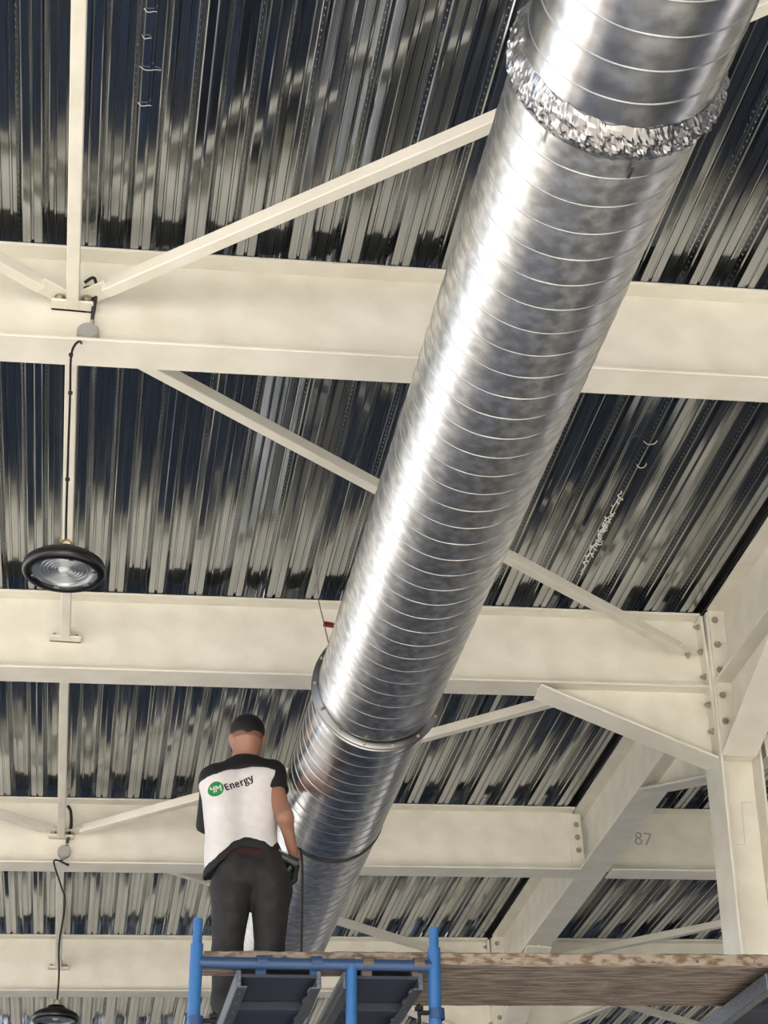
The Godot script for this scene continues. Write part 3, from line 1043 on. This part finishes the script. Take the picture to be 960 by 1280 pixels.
func plank(label: String, at: Vector3, bs: Basis, length: float, thick: float, width: float, sd: int):
	var t := thing("wooden_plank", label, "plank", at, bs)
	var n := FastNoiseLite.new()
	n.seed = sd
	n.frequency = 1.0
	var segs := 90
	# rough-sawn body: the long edges are chipped
	var vs := PackedVector3Array()
	var ix := PackedInt32Array()
	var ring := 8
	for i in segs + 1:
		var x := length * i / segs
		var e := func(k: int) -> float: return 0.0035 * n.get_noise_2d(x * 22.0, k * 9.1) + 0.003 * n.get_noise_2d(x * 6.0, k * 5.3)
		var hy := thick * 0.5
		vs.append(Vector3(x, hy + e.call(0), -0.003))
		vs.append(Vector3(x, hy - 0.004 + e.call(1), absf(e.call(2))))
		vs.append(Vector3(x, -hy + 0.004 + e.call(3), absf(e.call(4))))
		vs.append(Vector3(x, -hy + e.call(5) * 0.5, -0.004))
		vs.append(Vector3(x, -hy + e.call(5) * 0.4, -width + 0.004))
		vs.append(Vector3(x, -hy + 0.004, -width + e.call(6) * 0.5))
		vs.append(Vector3(x, hy - 0.004, -width + e.call(6) * 0.5))
		vs.append(Vector3(x, hy + e.call(7) * 0.5, -width + 0.004))
	for i in segs:
		for k in ring:
			var a := i * ring + k
			var b := i * ring + (k + 1) % ring
			ix.append_array(PackedInt32Array([a, a + ring, b, b, a + ring, b + ring]))
	var st := begin()
	st.set_smooth_group(-1)
	for i in range(0, ix.size(), 3):
		var a := vs[ix[i]]
		var b := vs[ix[i + 1]]
		var c := vs[ix[i + 2]]
		var g := (a + b + c) / 3.0
		face3(st, a, b, c, Vector3(0, g.y, g.z + width * 0.5).normalized() if absf(g.y) < thick * 0.4 else Vector3(0, g.y, 0))
	for e in [0, segs]:
		for k in range(1, ring - 1):
			face3(st, vs[e * ring], vs[e * ring + k], vs[e * ring + k + 1], Vector3(-1 if e == 0 else 1, 0, 0))
	obj("board", st, "wood", t)
	if sd == 1:
		st = begin()
		st.set_smooth_group(-1)
		for i in segs:
			var a := vs[i * ring + 1] + Vector3(0, 0, 0.0006)
			var b := vs[i * ring + 2] + Vector3(0, 0, 0.0006)
			var c := vs[(i + 1) * ring + 2] + Vector3(0, 0, 0.0006)
			var d := vs[(i + 1) * ring + 1] + Vector3(0, 0, 0.0006)
			quad(st, a, b, c, d, Vector3(0, 0, 1))
		obj("chipped_edge", st, "wood_edge", t)

# ------------------------------------------------------------------ worker
func cap(ax: Vector3, bx: Vector3, ra: float, rb: float, q := 1.0) -> Dictionary:
	return {"a": ax, "b": bx, "ra": ra, "rb": rb, "q": q}

func dist_cap(c: Dictionary, p: Vector3) -> float:
	var a: Vector3 = c.a
	var b: Vector3 = c.b
	var q: float = c.q
	var pa := p - a
	var ba := b - a
	pa.z /= q
	ba.z /= q
	var l2 := ba.length_squared()
	var t := 0.0 if l2 < 1e-9 else clampf(pa.dot(ba) / l2, 0.0, 1.0)
	return ((pa - ba * t).length() - lerpf(c.ra, c.rb, t)) * minf(q, 1.0)

func dist_all(caps: Array, k: float, p: Vector3, grow := 0.0) -> float:
	var d := 1e3
	for c in caps:
		var e := dist_cap(c, p) - grow
		var h := maxf(k - absf(d - e), 0.0) / k
		d = minf(d, e) - h * h * k * 0.25
	return d

func nets(caps: Array, k: float, cell: float, grow: float, cut, vs: PackedVector3Array, ix: PackedInt32Array) -> Array:
	# meshes a smooth union of tapered capsules as surface nets and appends it to vs, ix
	var lo := Vector3(1e3, 1e3, 1e3)
	var hi := -lo
	for c in caps:
		var r := Vector3.ONE * (maxf(c.ra, c.rb) + grow + k * 0.3 + 2.0 * cell)
		r.z *= maxf(c.q, 1.0)
		lo = lo.min(c.a - r).min(c.b - r)
		hi = hi.max(c.a + r).max(c.b + r)
	var n := Vector3i(((hi - lo) / cell).ceil()) + Vector3i.ONE
	var nx := n.x
	var nxy := n.x * n.y
	var g := PackedFloat32Array()
	g.resize(nxy * n.z)
	g.fill(1e3)
	for c in caps:
		var m := maxf(c.ra, c.rb) + grow + k + 3.0 * cell
		var r := Vector3(m, m, m * maxf(c.q, 1.0))
		var ca: Vector3 = c.a
		var cb: Vector3 = c.b
		var p0 := Vector3i(((ca.min(cb) - r - lo) / cell).floor()).max(Vector3i.ZERO)
		var p1 := Vector3i(((ca.max(cb) + r - lo) / cell).ceil()).min(n - Vector3i.ONE)
		var q: float = c.q
		var iq := 1.0 / q
		var mq := minf(q, 1.0)
		var ba := cb - ca
		ba.z *= iq
		var l2 := ba.length_squared()
		var il := 0.0 if l2 < 1e-9 else 1.0 / l2
		var ra: float = c.ra
		var rd: float = c.rb - c.ra
		for z in range(p0.z, p1.z + 1):
			for y in range(p0.y, p1.y + 1):
				var at := z * nxy + y * nx
				var pa := Vector3(0, lo.y + y * cell - ca.y, (lo.z + z * cell - ca.z) * iq)
				for x in range(p0.x, p1.x + 1):
					pa.x = lo.x + x * cell - ca.x
					var t := clampf(pa.dot(ba) * il, 0.0, 1.0)
					var e := ((pa - ba * t).length() - ra - rd * t) * mq - grow
					var d := g[at + x]
					var h := maxf(k - absf(d - e), 0.0) / k
					g[at + x] = minf(d, e) - h * h * k * 0.25
	if cut != null:
		for z in n.z:
			for y in n.y:
				for x in nx:
					var i := z * nxy + y * nx + x
					if g[i] < 3.0 * cell:
						g[i] = maxf(g[i], cut.call(lo + Vector3(x, y, z) * cell))
	var where := PackedInt32Array()
	where.resize(g.size())
	where.fill(-1)
	var off := [0, 1, nx, nx + 1, nxy, nxy + 1, nxy + nx, nxy + nx + 1]
	var pos := [Vector3(0, 0, 0), Vector3(1, 0, 0), Vector3(0, 1, 0), Vector3(1, 1, 0), Vector3(0, 0, 1), Vector3(1, 0, 1), Vector3(0, 1, 1), Vector3(1, 1, 1)]
	var edges := [[0, 1], [2, 3], [4, 5], [6, 7], [0, 2], [1, 3], [4, 6], [5, 7], [0, 4], [1, 5], [2, 6], [3, 7]]
	for z in n.z - 1:
		for y in n.y - 1:
			for x in nx - 1:
				var i := z * nxy + y * nx + x
				var neg := 0
				for o in off:
					if g[i + o] < 0.0:
						neg += 1
				if neg == 0 or neg == 8:
					continue
				var sum := Vector3.ZERO
				var cnt := 0
				for e in edges:
					var a := g[i + off[e[0]]]
					var b := g[i + off[e[1]]]
					if (a < 0.0) != (b < 0.0):
						sum += pos[e[0]].lerp(pos[e[1]], a / (a - b))
						cnt += 1
				where[i] = vs.size()
				vs.append(lo + (Vector3(x, y, z) + sum / cnt) * cell)
	for z in range(1, n.z - 1):
		for y in range(1, n.y - 1):
			for x in range(1, nx - 1):
				var i := z * nxy + y * nx + x
				var inside := g[i] < 0.0
				for ax in 3:
					var step: int = [1, nx, nxy][ax]
					if inside == (g[i + step] < 0.0):
						continue
					var u: int = [nx, nxy, 1][ax]
					var w: int = [nxy, 1, nx][ax]
					var a := where[i]
					var b := where[i - u]
					var c := where[i - u - w]
					var d := where[i - w]
					if a < 0 or b < 0 or c < 0 or d < 0:
						continue
					if inside:
						ix.append_array(PackedInt32Array([a, c, b, a, d, c]))
					else:
						ix.append_array(PackedInt32Array([a, b, c, a, c, d]))
	return [vs, ix]

func skin_mesh(called: String, caps: Array, k: float, cell: float, grow: float, cut, m: String, parent: Node) -> MeshInstance3D:
	var r := nets(caps, k, cell, grow, cut, PackedVector3Array(), PackedInt32Array())
	return put(called, mesh_from(r[0], r[1]), m, parent)

func line_at(pts: Array, x: float) -> float:
	if x <= pts[0].x:
		return pts[0].y
	for i in pts.size() - 1:
		if x <= pts[i + 1].x:
			var s: float = (x - pts[i].x) / (pts[i + 1].x - pts[i].x)
			s = s * s * (3.0 - 2.0 * s) * 0.5 + s * 0.5
			return lerpf(pts[i].y, pts[i + 1].y, s)
	return pts[pts.size() - 1].y

func hand_caps(wrist: Vector3, down: Vector3, across: Vector3, inward: Vector3, curl: float) -> Array:
	# palm and five fingers; across points to the thumb side, inward is where the palm looks
	var out: Array = []
	var kn: Array[Vector3] = []
	for f in 4:
		var s := 0.030 - 0.020 * f
		var root := wrist + down * 0.02 + across * s * 0.6
		var k := wrist + down * (0.088 - 0.004 * absf(f - 1)) + across * s
		kn.append(k)
		out.append(cap(root, k, 0.013, 0.011))
		var l: float = [0.040, 0.045, 0.042, 0.033][f]
		var dir := down.rotated(across, 0.0)
		var p := k
		for j in 3:
			var ang := curl * (j + 1)
			dir = (down * cos(ang) + inward * sin(ang)).normalized()
			var q: Vector3 = p + dir * l * [1.0, 0.65, 0.5][j]
			out.append(cap(p, q, 0.0098 - 0.0008 * j, 0.0092 - 0.0009 * j))
			p = q
	var t0 := wrist + down * 0.025 + across * 0.02
	var t1 := t0 + (down * 0.5 + across * 0.75 + inward * 0.3).normalized() * 0.042
	var t2 := t1 + (down * 0.85 + across * 0.1 + inward * 0.5).normalized() * 0.034
	var t3 := t2 + (down * 0.7 - across * 0.25 + inward * 0.6).normalized() * 0.026
	out.append(cap(t0, t1, 0.016, 0.0125))
	out.append(cap(t1, t2, 0.0115, 0.0105))
	out.append(cap(t2, t3, 0.0105, 0.009))
	return out

func build_person():
	# own axes: x right and z towards the viewer; the worker's back is to the viewer; origin between the boots
	var org := P(0.607, 1.879, 7.9)
	var t := thing("person", "worker seen from behind in white and navy work shirt and black trousers beside the duct", "person", org)
	var sh_r := Vector3(0.125, 1.405, 0.0)
	var el_r := Vector3(0.182, 1.165, 0.10)
	var wr_r := Vector3(0.245, 1.005, -0.02)
	var sh_l := Vector3(-0.135, 1.365, 0.0)
	var el_l := Vector3(-0.150, 1.20, -0.14)
	var wr_l := Vector3(0.03, 1.29, -0.32)
	var torso := [cap(Vector3(-0.092, 1.325, 0.0), Vector3(-0.060, 1.02, 0.01), 0.088, 0.080, 1.0), cap(Vector3(0.070, 1.345, 0.0), Vector3(0.065, 1.02, 0.01), 0.085, 0.078, 1.0),
		cap(Vector3(-0.12, 1.36, 0.0), Vector3(0.112, 1.40, 0.0), 0.058, 0.058), cap(Vector3(0.0, 1.40, 0.0), Vector3(0.006, 1.475, -0.005), 0.075, 0.055)]
	var pelvis := [cap(Vector3(-0.025, 0.99, 0.01), Vector3(-0.030, 0.86, 0.01), 0.082, 0.088), cap(Vector3(0.105, 1.0, 0.01), Vector3(0.135, 0.86, 0.01), 0.080, 0.086), cap(Vector3(-0.01, 0.92, 0.035), Vector3(0.11, 0.92, 0.035), 0.075, 0.075)]
	var leg_l := [cap(Vector3(-0.034, 0.86, 0.0), Vector3(-0.042, 0.58, -0.015), 0.084, 0.057), cap(Vector3(-0.042, 0.58, -0.015), Vector3(-0.045, 0.36, 0.015), 0.057, 0.05), cap(Vector3(-0.045, 0.36, 0.015), Vector3(-0.030, 0.10, 0.02), 0.05, 0.038)]
	var leg_r := [cap(Vector3(0.138, 0.86, 0.0), Vector3(0.140, 0.58, -0.015), 0.082, 0.055), cap(Vector3(0.140, 0.58, -0.015), Vector3(0.150, 0.36, 0.015), 0.055, 0.05), cap(Vector3(0.150, 0.36, 0.015), Vector3(0.155, 0.10, 0.02), 0.05, 0.038)]
	var arm_r := [cap(sh_r, el_r, 0.049, 0.037), cap(el_r, wr_r, 0.038, 0.024)]
	var arm_l := [cap(sh_l, el_l, 0.047, 0.037), cap(el_l, wr_l, 0.038, 0.024)]
	var hc := Vector3(0.010, 1.592, -0.012)
	var neck := [cap(Vector3(0.004, 1.40, 0.0), Vector3(0.008, 1.55, -0.008), 0.054, 0.053)]
	# body: one surface, the head and the hands on finer grids
	var none = null
	var body: Array = []
	body.append_array(torso)
	body.append_array(pelvis)
	body.append_array(leg_l)
	body.append_array(leg_r)
	body.append_array(arm_r)
	body.append_array(arm_l)
	body.append_array(neck)
	for f in [[-0.030, -0.03], [0.155, 0.05]]:
		body.append(cap(Vector3(f[0], 0.13, 0.02), Vector3(f[0], 0.08, 0.03), 0.035, 0.035))
		body.append(cap(Vector3(f[0], 0.08, 0.03), Vector3(f[0] + f[1], 0.065, -0.15), 0.034, 0.026))
	var r := nets(body, 0.035, 0.012, -0.004, none, PackedVector3Array(), PackedInt32Array())
	var head := [cap(hc + Vector3(0, 0.018, 0.018), hc + Vector3(0, 0.012, -0.025), 0.074, 0.070), cap(hc + Vector3(0, -0.02, 0.03), hc + Vector3(0, -0.06, 0.015), 0.064, 0.060),
		cap(hc + Vector3(0, -0.045, -0.03), hc + Vector3(0, -0.085, -0.065), 0.052, 0.030), cap(hc + Vector3(0, 0.0, -0.085), hc + Vector3(0, -0.03, -0.108), 0.010, 0.014),
		cap(hc + Vector3(-0.03, 0.016, -0.078), hc + Vector3(0.03, 0.016, -0.078), 0.014, 0.014), cap(hc + Vector3(-0.018, -0.062, -0.088), hc + Vector3(0.018, -0.062, -0.088), 0.010, 0.010),
		cap(Vector3(0.004, 1.44, 0.0), Vector3(0.008, 1.55, 0.0), 0.060, 0.058)]
	for s in [-1.0, 1.0]:
		head.append(cap(hc + Vector3(s * 0.066, -0.018, 0.006), hc + Vector3(s * 0.074, -0.020, 0.018), 0.010, 0.009))
		head.append(cap(hc + Vector3(s * 0.075, -0.008, 0.016), hc + Vector3(s * 0.069, -0.048, 0.002), 0.007, 0.008))
	r = nets(head, 0.02, 0.005, 0.0, none, r[0], r[1])
	var hd_r := (Vector3(-0.10, -0.95, -0.28)).normalized()
	var hand_r := hand_caps(wr_r, hd_r, Vector3(0.15, -0.28, 0.94).normalized() * -1.0, Vector3(-1, 0.1, 0.1).normalized(), 0.62)
	hand_r.append(cap(wr_r - hd_r * 0.03, wr_r + hd_r * 0.02, 0.024, 0.020))
	r = nets(hand_r, 0.010, 0.0032, 0.0, none, r[0], r[1])
	var hd_l := Vector3(0.62, 0.45, -0.64).normalized()
	var hand_l := hand_caps(wr_l, hd_l, Vector3(0.3, 0.6, 0.74).normalized(), Vector3(0.6, -0.2, 0.7).normalized(), 0.25)
	hand_l.append(cap(wr_l - hd_l * 0.03, wr_l + hd_l * 0.02, 0.024, 0.020))
	r = nets(hand_l, 0.010, 0.0032, 0.0, none, r[0], r[1])
	put("body", mesh_from(r[0], r[1]), "skin", t)
	for s in [-1.0, 1.0]:
		var st := begin()
		lathe(st, [Vector2(0.0, -0.010), Vector2(0.007, -0.007), Vector2(0.010, 0.0), Vector2(0.007, 0.007), Vector2(0.0, 0.010)], 14, Transform3D(Basis.IDENTITY, hc + Vector3(s * 0.028, 0.0, -0.084)))
		obj("eye", st, "eye", t)
	# hair: dark crown with a pointed nape, shaved sides below it
	var crown := [head[0], head[1]]
	skin_mesh("hair", crown, 0.02, 0.005, 0.006, func(p: Vector3) -> float:
		var q := p - hc
		return -0.010 - 0.014 * clampf(1.0 - absf(q.x + 0.006) / 0.03, 0.0, 1.0) * clampf(q.z * 20.0, 0.0, 1.0) - q.y + maxf(-q.z - 0.04, 0.0) * 1.1, "hair", t)
	skin_mesh("shaved_hair", crown, 0.02, 0.005, 0.0015, func(p: Vector3) -> float:
		var q := p - hc
		return maxf(-0.034 - q.y, -q.z - 0.01), "hair_fade", t)
	# shirt: white back below a navy yoke, navy sleeves, dark turned-up hem
	var yoke := [Vector2(-0.20, 1.335), Vector2(-0.14, 1.352), Vector2(-0.06, 1.385), Vector2(0.03, 1.405), Vector2(0.16, 1.395)]
	var hem := [Vector2(-0.18, 0.92), Vector2(-0.13, 0.95), Vector2(-0.09, 0.985), Vector2(-0.04, 1.035), Vector2(0.01, 1.058), Vector2(0.083, 1.043), Vector2(0.19, 0.985)]
	var sh := [torso[0], torso[1], torso[2], cap(Vector3(-0.060, 1.02, 0.01), Vector3(-0.070, 0.89, 0.01), 0.080, 0.082), cap(Vector3(0.065, 1.02, 0.01), Vector3(0.085, 0.93, 0.01), 0.084, 0.088)]
	skin_mesh("shirt_back", sh, 0.05, 0.008, 0.010, func(p: Vector3) -> float:
		return maxf(p.y - line_at(yoke, p.x) - 0.016, line_at(hem, p.x) - p.y), "shirt", t)
	skin_mesh("hem_band", sh, 0.05, 0.008, 0.013, func(p: Vector3) -> float:
		return maxf(p.y - line_at(hem, p.x) - 0.006, line_at(hem, p.x) - 0.038 - p.y), "hem", t)
	skin_mesh("yoke", [torso[0], torso[1], torso[2], torso[3]], 0.05, 0.008, 0.0145, func(p: Vector3) -> float:
		return maxf(line_at(yoke, p.x) - p.y, p.y - 1.462 - 0.2 * absf(p.z)), "navy", t)
	var st2 := begin()
	lathe(st2, [Vector2(0.064, 0.0), Vector2(0.068, 0.004), Vector2(0.066, 0.018), Vector2(0.061, 0.020), Vector2(0.060, 0.0)], 28, Transform3D(Basis(Vector3(1, 0, 0), 0.15), Vector3(0.006, 1.457, -0.004)))
	obj("collar", st2, "shirt", t)
	var dir_r := (el_r - sh_r).normalized()
	skin_mesh("sleeve", [arm_r[0], cap(Vector3(0.08, 1.39, 0), sh_r, 0.05, 0.053)], 0.03, 0.007, 0.012, func(p: Vector3) -> float:
		return maxf((p - sh_r).dot(dir_r) - 0.115, 0.105 - p.x), "navy", t)
	var dir_l := (el_l - sh_l).normalized()
	skin_mesh("sleeve", [arm_l[0], cap(Vector3(-0.10, 1.355, 0), sh_l, 0.05, 0.053)], 0.03, 0.007, 0.010, func(p: Vector3) -> float:
		return maxf((p - sh_l).dot(dir_l) - 0.245, p.x + 0.125), "navy", t)
	skin_mesh("undershirt", [torso[0], torso[1], pelvis[0], pelvis[1]], 0.05, 0.008, 0.003, func(p: Vector3) -> float:
		return maxf(p.y - 1.09, 0.95 - p.y), "maroon", t)
	var tr: Array = []
	tr.append_array(pelvis)
	var tl := tr.duplicate()
	tl.append_array(leg_l)
	tl.append_array(leg_r)
	skin_mesh("trousers", tl, 0.022, 0.009, 0.008, func(p: Vector3) -> float:
		return maxf(p.y - 1.005 - 0.08 * p.x, 0.115 - p.y), "trousers", t)
	for f in [[-0.030, -0.03], [0.155, 0.05]]:
		var bt := [cap(Vector3(f[0], 0.17, 0.02), Vector3(f[0], 0.09, 0.03), 0.045, 0.045), cap(Vector3(f[0], 0.08, 0.03), Vector3(f[0] + f[1], 0.072, -0.16), 0.042, 0.034)]
		var boot := skin_mesh("boot", bt, 0.03, 0.008, 0.002, func(p: Vector3) -> float: return maxf(p.y - 0.16, 0.034 - p.y), "hair", t)
		skin_mesh("sole", bt, 0.03, 0.008, 0.006, func(p: Vector3) -> float: return maxf(p.y - 0.048, 0.032 - p.y), "sole", boot)
	skin_mesh("glove", hand_r, 0.010, 0.0045, 0.003, func(p: Vector3) -> float: return -(p - wr_r).dot(hd_r) + 0.012, "glove", t)
	# the print on the back follows the cloth
	var back := func(x: float, y: float) -> float:
		var z := 0.25
		for i in 40:
			var d := dist_all(sh, 0.05, Vector3(x, y, z), 0.010)
			if d < 0.0006:
				break
			z -= d
		return z
	var ang := 0.46
	var word := TextMesh.new()
	var fnt := SystemFont.new()
	fnt.font_names = PackedStringArray(["Droid Sans"])
	fnt.font_weight = 600
	word.font = fnt
	word.font_size = 48
	word.pixel_size = 0.00090
	word.depth = 0.0012
	word.text = "Energy"
	cloth_print("printed_word", word, Vector2(-0.028, 1.318), ang, back, "print", t, 0.0022)
	var disc := begin()
	disc.set_smooth_group(-1)
	for ring in 4:
		for k in 28:
			var p := func(rr: float, a: float) -> Vector3:
				return Vector3(rr * cos(a), rr * sin(a), 0)
			var a0 := TAU * k / 28
			var a1 := TAU * (k + 1) / 28
			var r0 := 0.0345 * ring / 4.0
			var r1 := 0.0345 * (ring + 1) / 4.0
			quad(disc, p.call(r0, a0), p.call(r1, a0), p.call(r1, a1), p.call(r0, a1), Vector3(0, 0, 1))
	disc.generate_normals()
	cloth_print("printed_emblem", disc.commit(), Vector2(-0.128, 1.284), 0.0, back, "green", t, 0.0018)
	var sign_st := begin()
	for seg in [[-0.024, 0.004, -0.008, 0.002], [-0.009, -0.016, -0.007, 0.014], [-0.022, 0.014, -0.024, 0.004], [0.000, -0.016, 0.001, 0.013], [0.001, 0.013, 0.010, -0.002], [0.010, -0.002, 0.020, 0.014], [0.020, 0.014, 0.022, -0.014]]:
		bar(sign_st, Vector3(seg[0], seg[1], 0), Vector3(seg[2], seg[3], 0), 0.0010, 0.0052, Vector3(0, 0, 1), 0.0002)
	sign_st.generate_normals()
	cloth_print("printed_letters", sign_st.commit(), Vector2(-0.128, 1.284), 0.12, back, "shirt", t, 0.0034)
	# the tool in the hand, and its cord
	var dr := thing("cordless_driver", "dark green power tool in the worker's gloved right hand", "power tool", org + Vector3(0.215, 0.985, 0.045), Basis(Vector3(0, 0, 1), -0.42))
	var st := begin()
	tube(st, PackedVector3Array([Vector3(-0.105, 0.0, 0), Vector3(-0.09, 0, 0), Vector3(0.02, 0, 0), Vector3(0.035, 0, 0)]), 0.021, 16, 0.025)
	obj("tool_body", st, "tool_green", dr)
	st = begin()
	box(st, Vector3(-0.045, 0.014, 0.018), Vector3(0.055, 0.007, 0.010))
	obj("label_stripe", st, "tool_grey", dr)
	st = begin()
	tube(st, PackedVector3Array([Vector3(-0.135, 0.0, 0), Vector3(-0.105, 0, 0)]), 0.010, 12, 0.017)
	obj("chuck", st, "tool_green", dr)
	st = begin()
	tube(st, PackedVector3Array([Vector3(0.015, -0.01, -0.01), Vector3(0.0, -0.075, -0.03)]), 0.017, 12, 0.016)
	obj("handle", st, "tool_green", dr)
	st = begin()
	tube(st, curve([org + Vector3(0.262, 1.05, 0.03), org + Vector3(0.268, 0.98, 0.05), org + Vector3(0.272, 0.85, 0.05), org + Vector3(0.272, 0.6, 0.05), org + Vector3(0.27, 0.3, 0.05), org + Vector3(0.285, 0.045, 0.05), org + Vector3(0.36, 0.047, 0.02)]), 0.0055, 8)
	var o := obj("power_cord", st, "cord", self)
	tag(o, "dark red cord hanging from the worker's right hand in front of the duct", "cord")

func cloth_print(called: String, mesh: Mesh, at: Vector2, ang: float, back: Callable, m: String, parent: Node, lift: float):
	var arr := mesh.surface_get_arrays(0)
	var v: PackedVector3Array = arr[Mesh.ARRAY_VERTEX]
	for i in v.size():
		var q := Vector2(v[i].x, v[i].y).rotated(ang) + at
		v[i] = Vector3(q.x, q.y, back.call(q.x, q.y) + lift + v[i].z)
	arr[Mesh.ARRAY_VERTEX] = v
	var am := ArrayMesh.new()
	am.add_surface_from_arrays(Mesh.PRIMITIVE_TRIANGLES, arr)
	put(called, am, m, parent)

# ------------------------------------------------------------------ small things
func build_small_things():
	# strap that holds the duct's flange, with a red clip
	var top := P(0.9994, 4.4818, 8.4400)
	var knee := P(0.9762, 4.1238, 8.0000)
	var low := P(0.8828, 3.4788, 7.0000)
	var t := thing("duct_hanger", "thin strap with red clip hanging from the beam left of the duct", "hanger", top)
	var st := begin()
	bar(st, Vector3.ZERO, knee - top, 0.014, 0.003)
	obj("strap", st, "strap", t)
	st = begin()
	bar(st, knee - top, low - top, 0.012, 0.003)
	obj("red_strap", st, "red", t)
	st = begin()
	box(st, knee - top + Vector3(0.022, -0.008, 0.004), Vector3(0.052, 0.024, 0.02), Basis(Vector3(0, 0, 1), -0.12), 0.004)
	obj("clip", st, "red", t)
	# scraps of white plastic film stuck to the deck
	rng.seed = 21
	st = begin()
	var pts: Array = []
	for k in 40:
		var u := k / 39.0
		pts.append(R(2.285 + rng.randf_range(-0.012, 0.012), -0.004 - 0.008 * rng.randf(), lerpf(8.05, 7.25, u)))
	tube(st, curve(pts, 3), 0.0028, 5)
	for k in 44:
		var q: Vector3 = pts[mini(39, int(absf(rng.randfn(22.0, 9.0))))]
		var e := q + Vector3(rng.randf_range(-0.025, 0.025), rng.randf_range(-0.02, 0.0), rng.randf_range(-0.03, 0.03))
		tube(st, curve([q, (q + e) * 0.5 + Vector3(rng.randf_range(-0.01, 0.01), -0.008, rng.randf_range(-0.01, 0.01)), e], 3), 0.0026, 4)
	var o := obj("film_scrap", st, "strand", self)
	tag(o, "ragged string of white film stuck to the deck right of the duct", "plastic film")
	var n := 0
	for w in [[2.315, 7.02, 0.022], [2.30, 6.82, 0.03]]:
		st = begin()
		var wd: float = w[2]
		tube(st, curve([R(w[0] - wd, -0.003, w[1]), R(w[0] - wd * 0.2, -0.012, w[1] + 0.012), R(w[0] + wd * 0.7, -0.010, w[1] + 0.006), R(w[0] + wd, -0.003, w[1] - 0.01)]), 0.002, 5)
		o = obj("wire_scrap", st, "strand", self)
		tag(o, ["short white wire on the deck just above the ragged film", "short white wire on the deck, second one up from the ragged film"][n], "wire scrap")
		n += 1
	n = 0
	for w in [[-0.058, 4.43, 0.02], [-0.062, 4.55, 0.014], [-0.052, 4.695, 0.034], [-0.058, 4.87, 0.022]]:
		st = begin()
		var wd: float = w[2]
		tube(st, curve([R(w[0] - wd * 0.6, -0.003, w[1] - 0.006), R(w[0], -0.009, w[1] + 0.004), R(w[0] + wd, -0.007, w[1] + 0.001), R(w[0] + wd * 1.5, -0.003, w[1] + 0.006)]), 0.0013, 5)
		o = obj("wire_scrap", st, "strand", self)
		tag(o, ["bent white wire on the deck right of the strut, topmost of four", "bent white wire on the deck right of the strut, second from top", "bent white wire on the deck right of the strut, third and longest", "bent white wire on the deck right of the strut, lowest of four"][n], "wire scrap", "wire scraps on the deck by the strut")
		n += 1
